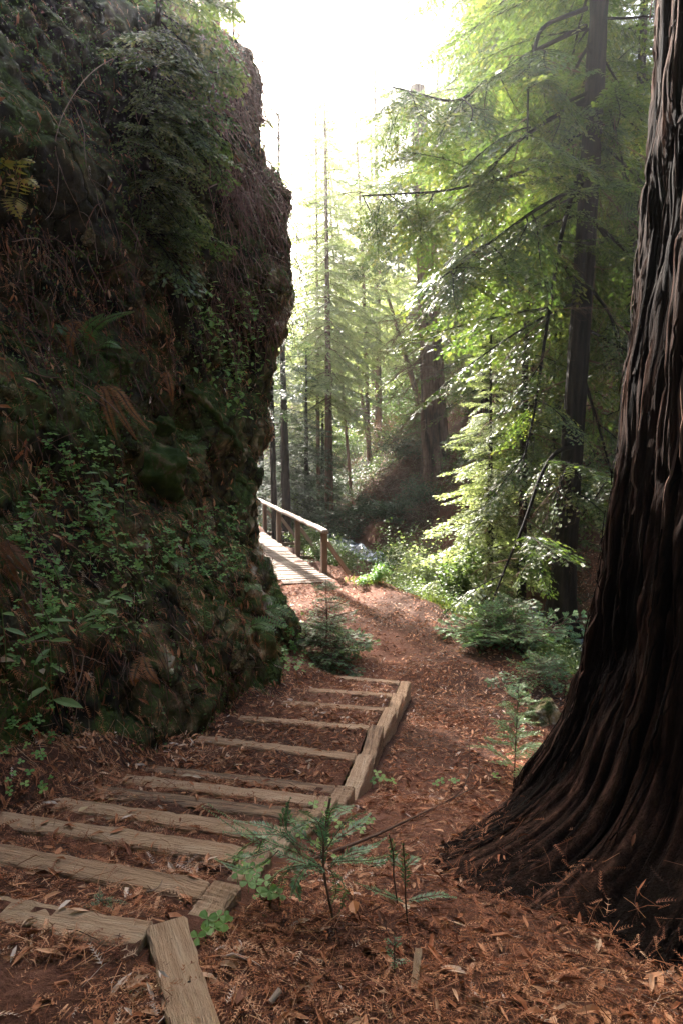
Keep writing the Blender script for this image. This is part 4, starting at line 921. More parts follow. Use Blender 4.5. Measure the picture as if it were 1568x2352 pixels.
# bushy young conifer at the cliff corner, and those by the giant redwood
def bush(lab, px, py, H, Rd, n, kind, seed, name='young_redwood', z=None, sc=1.0):
    h_ = hit(px, py); p = h_[0]; gg = np.random.default_rng(seed)
    t = thing(name, lab, 'young tree', (p.x, p.y, p.z))
    b = MB(); V, F = tube(np.array([(0, 0, -.05), (.02, 0, H * .5), (0, .02, H)]), [.014, .009, .003], 6); b.add(V, F, .4); b.obj('trunk', M_twig, t)
    for i in range(n):
        s = gg.uniform(.03, .95); l = Rd * (1.15 - s) * gg.uniform(.7, 1.15)
        put_branch(t, SM[kind][gg.integers(0, 3)], (0, 0, H * s), gg.uniform(0, 6.28), .25 + gg.normal(0, .2), l / .6, gg.normal(0, .3))
    return t
SM = {}
for key, fm in (('sap', M_sapling), ('dark', M_needle_dark), ('green', M_needle)):
    SM[key] = [branch_mesh('branch', 600 + i, .6, 13, .085, .026, .007, [fm, M_twig], droop=.1 + .12 * i, lside=7, spread=.55, dens=.8) for i in range(3)]
bush('bushy young redwood beside the trail at the cliff corner', 748, 1520, 1.25, .62, 90, 'sap', 1)
bush('low spreading young redwood at the left of the bushy one', 700, 1500, .5, .5, 40, 'dark', 2)
bush('spreading young redwood at the outer trail edge, left of the pair', 1165, 1475, .7, .95, 70, 'sap', 3)
bush('spreading young redwood against the foot of the giant redwood', 1262, 1500, .75, .75, 60, 'sap', 4)
bush('young redwood drooping over the boulder hollow near the giant redwood', 1235, 1570, .4, .6, 34, 'sap', 5)
bush('small young redwood right of the log piece on the trail edge', 1300, 1470, .6, .6, 36, 'sap', 6)

def frond(b, path, g, W=.06, step=.012, tint=.5, fm=0, curl=.2, lw=.32):
    path = np.asarray(path, float); t = np.linspace(0, 1, len(path)); ln = np.linalg.norm(np.diff(path, axis=0), axis=1).sum(); n = max(8, int(ln / step)); tt = np.linspace(.1, .99, n)
    P_ = np.column_stack([np.interp(tt, t, path[:, i]) for i in range(3)]); D = nrm(np.gradient(P_, axis=0)); out_ = np.array([.5, -.8, .6]) + g.normal(0, .08, (n, 3)); side = nrm(np.cross(D, out_)); nn = nrm(np.cross(side, D))
    env = np.sin(np.clip(tt, 0, 1) ** .75 * np.pi) ** .6 * (1 - .35 * tt)
    for sg in (-1, 1):
        d = side * sg + D * .3 - nn * curl
        leaf_quads(b, P_, d, nn, W * np.clip(env, .12, 1), np.minimum(step * 1.1, W * lw) * .8, np.clip(tint + g.normal(0, .1, n), 0, 1), fm, wide=.3)
    V, F = tube(path, .0025 * (1 - .6 * t), 4); b.add(V, F, .4, 1)
def smooth_px(tp, y, base, n=14, dy=0):
    P_ = np.array([np.array(at(px, py, y + dy * j / (len(tp) - 1))) - np.array(base) for j, (px, py) in enumerate(tp)])
    tt = np.linspace(0, 1, n); pp = np.column_stack([np.interp(tt, np.linspace(0, 1, len(tp)), P_[:, k]) for k in range(3)])
    for _ in range(3): pp[1:-1] = (pp[:-2] + 2 * pp[1:-1] + pp[2:]) / 4
    return pp
def fern(lab, bpx, tips, mat, W, step, tint=.5, name='fern', dy=-.25, cat='fern', curl=.2):
    h_ = hit(*bpx); base = h_[0] + h_[1] * .02; t = thing(name, lab, cat, base)
    for tp in tips:
        b = MB(); pp = smooth_px([bpx] + tp, base.y, base, 14, dy * g.uniform(.6, 1.2)); pp[:, 1] -= .12 * np.sin(np.linspace(0, np.pi, 14)); frond(b, pp, g, W, step, tint + g.normal(0, .06), curl=curl); b.obj('frond', [mat, M_twig], t)
    return t
fern('green sword fern with one long frond pointing up right on the bank', (205, 822), [[(215, 770), (255, 735), (310, 715)], [(170, 765), (140, 755), (118, 762)], [(235, 800), (262, 790), (280, 800)], [(200, 780), (212, 750), (240, 720)]], M_fern, .085, .014, .55)
fern('dead rust coloured fern with fronds hanging straight down', (240, 880), [[(218, 920), (225, 965), (232, 1030)], [(235, 930), (245, 980), (250, 1040)], [(285, 900), (310, 945), (345, 990)], [(262, 905), (290, 960), (315, 1010)], [(225, 900), (215, 950), (212, 1000)], [(250, 910), (262, 960), (270, 1010)]], M_deadfern, .075, .013, .5, curl=.1)
fern('small dead fern above the green sword fern', (185, 735), [[(180, 760), (172, 790), (170, 815)], [(200, 750), (215, 765), (222, 790)], [(165, 745), (150, 765), (140, 790)]], M_deadfern, .07, .013, .45, curl=.1)
fern('dead fern frond bunch left of the moss topped log', (385, 850), [[(375, 880), (360, 900), (350, 925)], [(395, 875), (400, 900), (398, 930)], [(370, 865), (345, 870), (325, 890)]], M_deadfern, .07, .013, .55, curl=.1)
fern('dead fern low on the bank right of the tall toothed herb', (330, 1500), [[(325, 1525), (318, 1550), (312, 1575)], [(345, 1520), (360, 1545), (368, 1570)]], M_deadfern, .07, .013, .4, curl=.1)
fern('shrivelled brown fern at the left frame edge above the lower clover', (20, 1235), [[(30, 1260), (40, 1300), (45, 1340)], [(10, 1260), (5, 1300), (8, 1350)], [(40, 1245), (65, 1280), (75, 1320)]], M_deadfern, .08, .013, .1)
def small_fern(lab, px, py, n, size, seed):
    h_ = hit(px, py); base = h_[0]; gg = np.random.default_rng(seed); t = thing('small_fern', lab, 'fern', base, 0, None)
    for i in range(n):
        az = gg.uniform(-2.2, .6); d = np.array([math.cos(az), math.sin(az), gg.uniform(.1, .7)]) + np.array(h_[1]) * .6
        b = MB(); frond(b, curve((0, 0, 0), d, size * gg.uniform(.7, 1.2), .5, 10), gg, size * .30, size * .085, .6 + gg.normal(0, .08), curl=.1); b.obj('frond', [M_fern, M_twig], t)
for i, (px, py, n, sz, lab) in enumerate([(425, 1010, 6, .2, 'light green fern tuft above the large moss covered boulder'), (445, 1035, 5, .2, 'fern tuft just below the tuft above the mossy boulder'), (450, 1240, 7, .26, 'fern tuft with flat fronds in the middle of the bank'), (395, 1290, 5, .18, 'small fern tuft lower left of the flat fronded tuft'),
        (575, 1440, 7, .36, 'bright fern at the cliff foot near the ochre faced rock'), (610, 1400, 6, .34, 'fern right above the bright cliff foot fern'), (575, 1345, 5, .3, 'feathery fern high on the cliff corner'), (600, 1375, 4, .22, 'short fern between the feathery fern and the ochre faced rock'), (635, 945, 4, .24, 'yellow green fern sprouting from the cliff edge against the trees')]):
    small_fern(lab, px, py, n, sz, 700 + i)
fern('yellowing leafy plant in the dark upper left', (42, 452), [[(30, 410), (25, 380), (20, 372)], [(50, 400), (60, 378), (78, 372)], [(20, 430), (8, 420), (4, 410)], [(60, 430), (75, 420), (88, 428)], [(48, 470), (50, 485), (48, 500)]], M_yellow, .13, .04, .55, 'yellowing_plant', cat='plant')

def broad(b, org, d, nor, L, W, tint, mi=0):
    """pointed leaf folded along its midrib, eight corners"""
    d = nrm(np.array(d, float)); nor = np.array(nor, float); s = nrm(np.cross(d, nor)); n2 = np.cross(s, d); o = np.array(org, float)
    st = [(0, 0, 0), (.25, .8, .12), (.55, 1, .14), (.8, .55, .08), (1, 0, -.06)]
    V = []
    for (u, w, z) in st: V += [o + d * L * u - n2 * L * .12 * u * u, o + d * L * u + s * W / 2 * w + n2 * z * W - n2 * L * .12 * u * u, o + d * L * u - s * W / 2 * w + n2 * z * W - n2 * L * .12 * u * u]
    F = []
    for k in range(4): a = 3 * k; F += [[a, a + 1, a + 4, a + 3], [a, a + 3, a + 5, a + 2]]
    b.add(np.array(V), np.array(F), tint, mi)
def herb(lab, tp, leaves, size, tint=.55, name='leafy_herb', mat=None, cat='plant', fr=.42, dy=-.2, dense=False):
    h_ = hit(*tp[0]); base = h_[0] + h_[1] * .01; t = thing(name, lab, cat, base); pp = smooth_px(tp, base.y, base, 14, dy)
    b = MB(); V, F = tube(pp, .003, 5); b.add(V, F, .6); b.obj('stem', M_herb, t); tt = np.linspace(0, 1, 14)
    for i in range(leaves):
        u = .15 + .85 * (i + .5) / leaves; q = np.array([np.interp(u, tt, pp[:, k]) for k in range(3)]); az = i * 2.4 + g.normal(0, .3)
        d = np.array([math.cos(az), -.35 + .5 * math.sin(az), g.uniform(-.35, .3)]); b = MB(); s_ = size * g.uniform(.65, 1.15)
        broad(b, (0, 0, 0), d, (g.normal(0, .2), -.35, 1), s_, s_ * fr, np.clip(tint + g.normal(0, .12), 0, 1)); o = b.obj('leaf', mat or M_herb, t); o.location = Vector(q)
    return t
herb('herb with large pale leaves left of the large moss covered boulder', [(230, 1215), (232, 1160), (238, 1120), (225, 1075)], 14, .12, .8)
herb('herb stem with narrow leaves touching the large moss covered boulder', [(290, 1200), (285, 1150), (290, 1110), (300, 1085)], 8, .10, .6)
herb('slanting herb stem with pale leaves ending below the small fern tufts', [(185, 1465), (220, 1420), (250, 1395), (283, 1352)], 10, .13, .85)
herb('tall thin herb with toothed leaves in the lower left bank', [(118, 1570), (118, 1500), (112, 1450), (105, 1405)], 8, .16, .65, fr=.3)
herb('tall grassy herb at the left frame edge', [(15, 1540), (14, 1480), (8, 1440), (5, 1400)], 6, .13, .6, fr=.3)
herb('single long leaved plant hanging over the clover at lower left', [(125, 1640), (122, 1600), (112, 1580), (105, 1575)], 3, .2, .8, fr=.3)
herb('thin leaved seedling in front of the tall pale rock rib', [(472, 1455), (470, 1430), (471, 1420), (470, 1400)], 6, .1, .6, fr=.12)
# creepers on the cliff face, leaves catching the light
for i, (tp, n, lab) in enumerate([([(540, 860), (530, 790), (545, 720), (560, 660)], 40, 'bright leafy creeper on the cliff face, the uppermost and brightest'), ([(500, 850), (495, 800), (480, 740), (470, 690)], 30, 'leafy creeper left of the brightest one'), ([(585, 850), (580, 790), (590, 730), (585, 670)], 26, 'creeper closest to the cliff edge'),
        ([(490, 900), (520, 870), (500, 840), (560, 830)], 26, 'low creeper tangle under the brightest one'), ([(530, 960), (545, 930), (535, 900), (520, 880)], 18, 'small creeper with a pale leaf near the moss topped log'), ([(460, 840), (455, 780), (440, 720), (455, 660)], 18, 'thin creeper at the shaded left side of the others')]):
    h_ = hit(*tp[0], BV_BANK); base = h_[0]; t = thing('leafy_creeper', lab, 'creeper', base, 0, 'creepers on the cliff face'); b = MB(); pts = []
    for (px, py) in tp:
        q = hit(px, py, BV_BANK); pts.append(np.array(q[0] + q[1] * .08) - np.array(base))
    pts = np.array(pts); tt = np.linspace(0, 1, 16); pp = np.column_stack([np.interp(tt, np.linspace(0, 1, 4), pts[:, k]) for k in range(3)]); V, F = tube(pp, .004, 4); b.add(V, F, .5); b.obj('stem', M_twig, t)
    b = MB()
    for k in range(n * 3):
        u = g.uniform(0, 1); q = np.array([np.interp(u, tt, pp[:, j]) for j in range(3)]) + g.normal(0, .13, 3) * np.array([1, .4, 1]) + np.array([.03, -.06, 0])
        d = (g.normal(0, 1), g.normal(-.3, .4), g.normal(-.2, .4)); s_ = g.uniform(.045, .10); broad(b, q, d, (.2, -.3, 1), s_, s_ * .7, np.clip(.55 + .3 * u + g.normal(0, .12), 0, 1))
    o = b.obj('leaves', M_clover, t); o['kind'] = 'stuff'

# trefoil ground cover
def trefoil(size=1.0):
    V, F = [], []
    for k in range(3):
        a = k * 2.094; c, s = math.cos(a), math.sin(a); pts = [(0, 0, 0), (.35, .33, .06), (.8, .38, .02), (.95, .0, .06), (.8, -.38, .02), (.35, -.33, .06)]; o = len(V)
        V += [(x * c - y * s, x * s + y * c, z) for x, y, z in pts]; F += [[o, o + 1, o + 2, o + 3], [o, o + 3, o + 4, o + 5]]
    return np.array(V) * .5, np.array(F)
TFV, TFF = trefoil()
def clover_pts(px0, py0, px1, py1, n, mask=None):
    P_, N_ = [], []
    for _ in range(n * 6):
        px, py = g.uniform(px0, px1), g.uniform(py0, py1)
        if mask and not mask(px, py): continue
        if vnoise(np.array([px / 55., py / 55., 1.7]), 3) < g.uniform(-.55, .35): continue
        h_ = hit(px, py)
        if h_ is None: continue
        P_.append(np.array(h_[0] + h_[1] * g.uniform(.03, .09))); N_.append(np.array(h_[1]) * .25 + np.array([0, -.25, 1]))
        if len(P_) >= n: break
    return np.array(P_), np.array(N_)
def clover(name, lab, P_, N_, size, parent_kind='stuff'):
    b = MB(); n = len(P_); rot = frames(N_ + g.normal(0, .22, N_.shape), g.uniform(0, 6.28, n)); scatter(b, TFV, TFF, P_, rot, size * g.uniform(.6, 1.3, n), np.clip(.5 + g.normal(0, .2, n), 0, 1))
    o = b.obj(name, M_clover); o['kind'] = 'stuff'; o['label'] = lab; return o
P_, N_ = clover_pts(10, 960, 560, 1330, 640, lambda x, y: y > 1370 - (x + 60) * 2.2 and y > 1000 + max(0, 200 - x) * -.1 and not (260 < x < 440 and y < 1200) and (x < 420 or y > 1160) and y > 960 + .55 * x * .5 - 20)
clover('clover_patch', 'main spread of trefoil clover across the middle of the bank', P_, N_, .064)
P_, N_ = clover_pts(60, 1290, 320, 1460, 190); clover('clover_patch', 'lower clover spread below the main patch', P_, N_, .05)
P_, N_ = clover_pts(0, 1390, 110, 1830, 80); clover('clover_patch', 'clover trailing down the left frame edge', P_, N_, .05)
P_, N_ = clover_pts(640, 1390, 720, 1550, 90); clover('clover_patch', 'light green clover at the cliff foot beside the bushy young redwood', P_, N_, .08)
def clover_plant(lab, pts, size=.06, tint=.6):
    base = None
    t = None
    for (px, py) in pts:
        h_ = hit(px, py); q = h_[0] + Vector((0, 0, g.uniform(.03, .07)))
        if t is None: base = h_[0]; t = thing('clover_plant', lab, 'clover', base, 0, 'clover plants by the steps')
        b = MB(); rot = frames(np.array([[g.normal(0, .2), -.3 + g.normal(0, .15), 1]]), g.uniform(0, 6, 1)); scatter(b, TFV, TFF, np.zeros((1, 3)), rot, np.array([size * g.uniform(.8, 1.25)]), np.array([np.clip(tint + g.normal(0, .12), 0, 1)]))
        stv, stf = tube(np.array([(0, 0, 0), (.004, .004, -.03), (0, 0, -.07)]), .0012, 3); b.add(stv, stf, .3); o = b.obj('leaf', M_clover, t); o.location = q - base
clover_plant('clover between the second side timber and the largest foreground sapling', [(553, 2000), (560, 2022), (575, 2010), (590, 2040), (600, 2025), (545, 2040), (570, 2050), (610, 2060), (598, 2075), (620, 2082), (630, 2070), (642, 2088), (588, 2065), (565, 2005), (606, 2001), (580, 2030)])
clover_plant('clover beside the top of the long side timber', [(470, 2165), (478, 2150), (492, 2158), (505, 2145), (515, 2160), (455, 2175), (522, 2140)])
clover_plant('yellow green clover growing through the largest foreground sapling', [(735, 1890), (750, 1905), (765, 1898), (742, 1925), (780, 1915), (700, 1920), (690, 1945), (760, 1950), (728, 1955), (710, 1900), (722, 1870), (752, 1868)], .065, .9)
clover_plant('clover sprig right of the largest foreground sapling', [(815, 1910), (838, 1908), (828, 1920), (852, 1905), (805, 1915)], .06, .7)
clover_plant('row of clover where the side timbers step down to the trail', [(790, 1800), (805, 1797), (840, 1798), (865, 1793), (880, 1805), (872, 1800), (900, 1812), (855, 1812)], .075, .85)
clover_plant('low clover pair in the middle of the red litter', [(1000, 1808), (1012, 1805), (1035, 1806), (1045, 1812)], .06, .6)
clover_plant('lone clover leaf in front of the bright upright sapling', [(1135, 1796), (1143, 1798)], .06, .7)

# ------------------------------------------------------------------ hanging vines, roots, limbs, fallen wood
def vine(lab, tp, off=.1, rad=.005, name='hanging_vine', cat='vine', y=None, group='bare vines on the shaded bank'):
    pts = []
    for j, (px, py) in enumerate(tp):
        h_ = hit(px, py, BV_BANK)
        if h_ is None: h_ = (at(px, py, 11), Vector((0, -1, 0)))
        pts.append(np.array(h_[0] + h_[1] * off * (1 + .8 * math.sin(j * 1.9)) + Vector((.0, -.05, 0))))
    pts = np.array(pts); t = np.linspace(0, 1, 40); pp = np.column_stack([np.interp(t, np.linspace(0, 1, len(pts)), pts[:, k]) for k in range(3)])
    for _ in range(14): pp[1:-1] = (pp[:-2] + 2 * pp[1:-1] + pp[2:]) / 4
    pp += .02 * fbm(P3(t * 9, pts[0, 0] * 7, 0), 2, 3)[:, None] * np.array([1, .5, 1]); th_ = thing(name, lab, cat, tuple(pp[0]), 0, group)
    b = MB(); V, F = tube(pp - pp[0], rad * (1 - .5 * t), 5); b.add(V, F, .62); b.obj('stem', M_twig, th_)
    for k in range(5):
        u = g.uniform(.2, .9); q = np.array([np.interp(u, t, pp[:, j]) for j in range(3)]) - pp[0]; l = g.uniform(.12, .5); d = np.array([g.normal(0, .5), g.normal(-.2, .2), g.normal(-.8, .4)]); b = MB(); V, F = tube(curve(q, d, l, .3, 7, .1, g), rad * .45, 4); b.add(V, F, .7); b.obj('twig', M_twig, th_)
vine('long bare vine curving down the dark bank from upper left', [(270, 150), (200, 210), (130, 290), (115, 360), (160, 450), (190, 520), (230, 590)])
vine('bare vine with a sharp kink below the leaning conifer', [(305, 250), (325, 310), (340, 360), (385, 400), (430, 460), (445, 510)])
vine('thin bare vine hanging straight beside the kinked one', [(330, 240), (320, 330), (310, 420), (325, 500), (300, 600)])
vine('bare vine sweeping from the bank middle towards the creepers', [(285, 500), (290, 560), (330, 610), (380, 650), (430, 680)])
vine('bare vine looping left of the yellowing plant height', [(135, 230), (180, 290), (190, 360), (200, 420), (215, 480), (260, 560)])
vine('faint bare vine across the upper left', [(5, 560), (60, 545), (110, 590), (160, 640), (185, 700)])
vine('bare vine ending at the green sword fern', [(80, 580), (110, 640), (150, 700), (180, 760), (200, 800)])
vine('pale bare twig arching across the cliff shelf', [(460, 432), (520, 445), (560, 450), (620, 425), (640, 400)], .15, .008)
vine('dark twig hanging below the cliff shelf', [(520, 440), (580, 470), (640, 490), (655, 540), (645, 600)], .12)
vine('bare twig crossing the ochre cliff hollow', [(420, 280), (470, 265), (520, 255), (560, 240)], .15)
vine('bare stem left of the large moss covered boulder', [(60, 1150), (75, 1180), (40, 1215), (0, 1210)], .06)
vine('pair of pale grass stalks over the dark foot of the bank', [(215, 1460), (250, 1480), (290, 1530), (300, 1560)], .08, .003)
vine('nearly level pale stalk right of the slanting herb', [(240, 1452), (290, 1448), (330, 1450), (360, 1456)], .08, .003)
vine('thin brown root over the lower bank litter', [(50, 1475), (120, 1490), (190, 1505), (240, 1520)], .06, .006)
vine('bare branch lying under the lowest clover of the main patch', [(0, 1290), (60, 1330), (120, 1345), (180, 1365), (245, 1405)], .06, .008)
# tangled dry roots on the cliff rim and shelf
b = MB()
def hair(n, px0, py0, px1, py1, lmin, lmax, tint, which=BV_BANK, r=.0035):
    for _ in range(n):
        px, py = g.uniform(px0, px1), g.uniform(py0, py1); h_ = hit(px, py, which)
        if h_ is None or h_[0].y > 16: continue
        q = np.array(h_[0] + h_[1] * .02); d = np.array(h_[1]) * g.uniform(.2, 1.0) + np.array([g.normal(.1, .5), g.normal(-.1, .4), g.normal(-.5, .6)])
        V, F = tube(curve(q, d, g.uniform(lmin, lmax), g.uniform(.2, 1.0), 7, .12, g), r * g.uniform(.6, 1.5), 3); b.add(V, F, np.clip(tint + g.normal(0, .15), 0, 1))
hair(900, 430, 50, 640, 280, .25, 1.0, .55); hair(520, 500, 350, 690, 480, .2, .7, .5); hair(360, 480, 480, 680, 760, .15, .5, .4); hair(330, 0, 500, 480, 900, .1, .4, .2); hair(420, 0, 1000, 600, 1600, .08, .3, .2, r=.0025)
M_rootred = tintmat('dry_roots', [(0, (.05, .022, .016)), (.5, (.17, .075, .05)), (1, (.36, .22, .17))], rough=.8, noise_var=.15, nscale=6)
o = b.obj('dry_roots', M_rootred); o['kind'] = 'stuff'; o['label'] = 'tangle of dry reddish roots and twigs hanging on the cliff and bank'

# arching bare limbs of the slim dark trunk and hanging canopy limbs
dt = [o for o in COL.objects if o.name == 'dark_redwood'][0]
def limb(tp, y, dy, r, dead=6, par=dt, green=0, seed=1):
    gg = np.random.default_rng(seed); pp = smooth_px(tp, y, par.location, 24, dy); b = MB(); t = np.linspace(0, 1, 24); V, F = tube(pp, r * (1 - .75 * t) + .004, 7); b.add(V, F, .35); b.obj('limb', M_barkdark, par, smooth=True)
    for k in range(dead + green):
        u = gg.uniform(.15, 1); q = [np.interp(u, t, pp[:, j]) for j in range(3)]
        if k < dead: put_branch(par, DEAD[k % 4], q, gg.uniform(0, 6.28), gg.normal(-.6, .4), gg.uniform(.25, .7), 0, 'dead_branch')
        else: put_branch(par, BR['green'][k % 3], q, gg.uniform(0, 6.28), gg.normal(-.3, .3), gg.uniform(.4, .8), 0)
limb([(1318, 1026), (1275, 1035), (1240, 1090), (1205, 1200), (1165, 1290), (1130, 1380)], 12.9, -1.2, .045, 8, green=5, seed=1)
limb([(1335, 380), (1290, 520), (1262, 700), (1240, 850), (1225, 960), (1190, 1100)], 12.9, -1.5, .04, 8, green=5, seed=2)
limb([(1340, 230), (1250, 280), (1180, 330), (1130, 380), (1085, 425)], 13, -1.0, .04, 5, green=8, seed=3)
limb([(1345, 20), (1240, 60), (1212, 170), (1210, 320)], 13, -1.5, .04, 3, green=10, seed=4)
limb([(1340, 640), (1400, 720), (1440, 860)], 13, 0.2, .035, 5, green=6, seed=5)
limb([(1335, 850), (1380, 1000), (1420, 1150)], 13, .3, .03, 5, green=6, seed=6)
limb([(1318, 1040), (1290, 1100), (1262, 1220), (1235, 1330)], 12.9, -.8, .02, 6, green=5, seed=7)
limb([(1350, 100), (1400, 250), (1440, 420)], 13, .4, .04, 4, green=12, seed=8)
limb([(1340, 420), (1230, 480), (1120, 560), (1010, 640)], 13, -1.8, .035, 3, green=16, seed=9)
limb([(1345, 60), (1200, 130), (1050, 240), (900, 200)], 13, -1.2, .04, 3, green=20, seed=10)
limb([(1340, 300), (1200, 400), (1020, 440), (830, 450)], 13, -.6, .035, 3, green=20, seed=11)

# fallen wood
def log_at(lab, tp, r, name='fallen_branch', cat='branch', lift=.02, group=None, tint=.6, mat=None, twigs=3, taper=.6):
    pts = []
    for (px, py) in tp:
        h_ = hit(px, py)
        if h_: pts.append(np.array(h_[0]) + np.array([0, 0, lift + r]))
    if len(pts) < 2: return
    pts = np.array(pts); t = np.linspace(0, 1, 16); pp = np.column_stack([np.interp(t, np.linspace(0, 1, len(pts)), pts[:, k]) for k in range(3)])
    for _ in range(3): pp[1:-1] = (pp[:-2] + 2 * pp[1:-1] + pp[2:]) / 4
    th_ = thing(name, lab, cat, tuple(pp[0]), 0, group); b = MB(); V, F = tube(pp - pp[0], r * (1 - taper * t), 7); b.add(V, F, tint); b.obj('stem', mat or M_twig, th_)
    L = np.linalg.norm(pp[-1] - pp[0])
    for k in range(twigs):
        u = g.uniform(.2, .9); q = np.array([np.interp(u, t, pp[:, j]) for j in range(3)]) - pp[0]; b = MB(); d = (pp[-1] - pp[0]) / L + g.normal(0, .6, 3); V, F = tube(curve(q, d, L * g.uniform(.12, .35), -.1, 6, .1, g), r * .4, 4); b.add(V, F, tint); b.obj('twig', mat or M_twig, th_)
log_at('long stick lying from the foreground saplings towards the bright sapling', [(715, 1985), (860, 1930), (960, 1880), (1060, 1830), (1090, 1812)], .009, 'fallen_stick', 'stick', .015, tint=.4, twigs=2)
log_at('thin stick right of the largest foreground sapling', [(690, 1892), (740, 1890), (790, 1898), (850, 1905)], .005, 'fallen_stick', 'stick', .02, twigs=1)
log_at('forked stick standing out of the litter in front of the bright sapling', [(1068, 1805), (1090, 1762), (1130, 1805), (1165, 1800)], .005, 'fallen_stick', 'stick', .05, twigs=0)
log_at('broken log piece at the trail edge between the young redwoods', [(1162, 1470), (1182, 1492), (1200, 1510)], .03, 'log_piece', 'log', .02, tint=.55, mat=M_bark, twigs=0, taper=.1)
log_at('bare stick in the dark corner at the lower left', [(5, 2100), (30, 2090), (52, 2078)], .004, 'fallen_stick', 'stick', .02, twigs=0)
log_at('hooked twig lying on the top of the long side timber', [(340, 2152), (355, 2150), (372, 2136), (376, 2122)], .004, 'fallen_stick', 'stick', .16, twigs=0)
log_at('pale fallen trunk lying level across the far bank', [(740, 1078), (800, 1075), (860, 1078), (890, 1085)], .05, twigs=4)
log_at('long fallen branch rising right across the brown far bank', [(790, 1120), (870, 1100), (950, 1060), (975, 1030)], .035, twigs=5)
log_at('fallen branch above the creek slanting up right', [(870, 1180), (920, 1140), (985, 1080)], .03, twigs=4)
log_at('fallen branch nearest the creek below the level trunk', [(830, 1160), (880, 1130), (925, 1120)], .025, twigs=4)
log_at('mossy fallen branch on the diagonal mossy slope', [(790, 1060), (830, 1010), (870, 960)], .04, twigs=2, mat=M_mossrock)
log_at('fallen branch beside the handrail top', [(690, 1110), (740, 1112), (790, 1120)], .025, twigs=3)
log_at('thin pale branch crossing the twig heap', [(900, 1100), (860, 1140), (850, 1170)], .02, twigs=3)
b = MB()
for _ in range(3200):
    px, py = g.uniform(740, 1010), g.uniform(980, 1210); h_ = hit(px, py, BV_GROUND)
    if h_ is None: continue
    V, F = tube(curve(np.array(h_[0]) + np.array([0, 0, .02]), g.normal(0, 1, 3) * np.array([1, .5, .5]) + np.array([0, 0, .5]), g.uniform(.2, 1.3), .3, 6, .15, g), .008 * g.uniform(.5, 1.4), 3); b.add(V, F, np.clip(.5 + g.normal(0, .2), 0, 1))
o = b.obj('twig_heap', M_twig); o['kind'] = 'stuff'; o['label'] = 'heap of bare twigs and brush on the brown far bank'
# single leaves and chips that stand out
def chip(lab, px, py, L, W, mat, tint, name='fallen_leaf', cat='leaf', rot=0, lift=.02, nz_=(0, -.2, 1), z=None):
    h_ = hit(px, py); q = h_[0] if z is None else on_level(px, py, z); b = MB(); broad(b, (-L / 2 * math.cos(rot), -L / 2 * math.sin(rot), 0), (math.cos(rot), math.sin(rot), .05), nz_, L, W, tint); o = b.obj(name, mat); o.location = Vector(q) + Vector((0, 0, lift)); return tag(o, lab, cat)
M_dry = leafmat('dry_leaf', [(0, (.22, .08, .03)), (.4, (.42, .16, .05)), (.7, (.42, .28, .13)), (1, (.46, .36, .27))], trans=.2, rough=.6)
chip('bright orange leaf standing in the shaded foreground litter', 812, 2105, .085, .045, M_dry, .35, rot=1.7, lift=.04, nz_=(0, -1, .4))
chip('yellow leaf on the timber at the left, lower of the two', 192, 1866, .07, .035, M_dry, .66, rot=1.2, z=tie_z(3) + .01)
chip('small yellow leaf at the left end of the fourth timber', 256, 1843, .045, .022, M_dry, .7, rot=.2, z=tie_z(4))
chip('pale curled leaf on the timber near the left, left one of a pair', 430, 1787, .08, .03, M_dry, .98, rot=.2, z=tie_z(6) + .01)
chip('pale curled leaf, right one of the pair on the timber', 452, 1790, .07, .03, M_dry, 1.0, rot=-.3, z=tie_z(6) + .01)
chip('pale leaf under the third broad tread edge', 415, 1934, .07, .025, M_dry, .95, rot=-.2, z=tie_z(3))
chip('yellow leaf left of the second sapling boughs', 767, 1990, .03, .025, M_clover, 1.0, lift=.05)
chip('pinkish dry leaf at the base of the slender sapling', 933, 2100, .04, .03, M_dry, .95, rot=1.2, lift=.03)
chip('white flake in the red litter, left one', 1010, 1843, .05, .03, M_dry, 1.0, rot=.3)
chip('white flake in the red litter, right one', 1085, 1909, .04, .025, M_dry, 1.0, rot=1)
chip('pale leaf on the bank between the herbs at lower left', 98, 1562, .10, .04, M_dry, 1.0, rot=-1.0, lift=.06)
chip('dry curled leaf at the left frame edge', 10, 1540, .12, .07, M_dry, .95, rot=.3, lift=.06)
h_ = hit(955, 2250); V, F = box(.13, .022, .014, .002, 6, .0012, wr); b = MB(); b.add(V, F, .55); o = b.obj('wood_chip', M_wood); o.matrix_basis = Matrix.Translation(h_[0] + Vector((0, 0, .035))) @ Matrix.Rotation(1.35, 4, 'Z') @ Matrix.Rotation(-.35, 4, 'Y'); tag(o, 'weathered grey wood chip lying in the bottom centre litter', 'wood chip')
h_ = hit(632, 2303); V, F = tube(np.array([(-.022, 0, 0), (.022, 0, 0)]), .009, 8); b = MB(); b.add(V, F, .95); b.add(np.concatenate([V[:8], [[-.022, 0, 0]]]), np.array([[i, (i + 1) % 8, 8] for i in range(8)]), 1); b.add(np.concatenate([V[8:], [[.022, 0, 0]]]), np.array([[i, (i + 1) % 8, 8] for i in range(8)]), 1); o = b.obj('stick_end', M_twig); o.location = h_[0] + Vector((0, 0, .02)); o.rotation_euler = (0, -.3, .9); tag(o, 'short pale cut stick end in the dark bottom litter', 'stick')

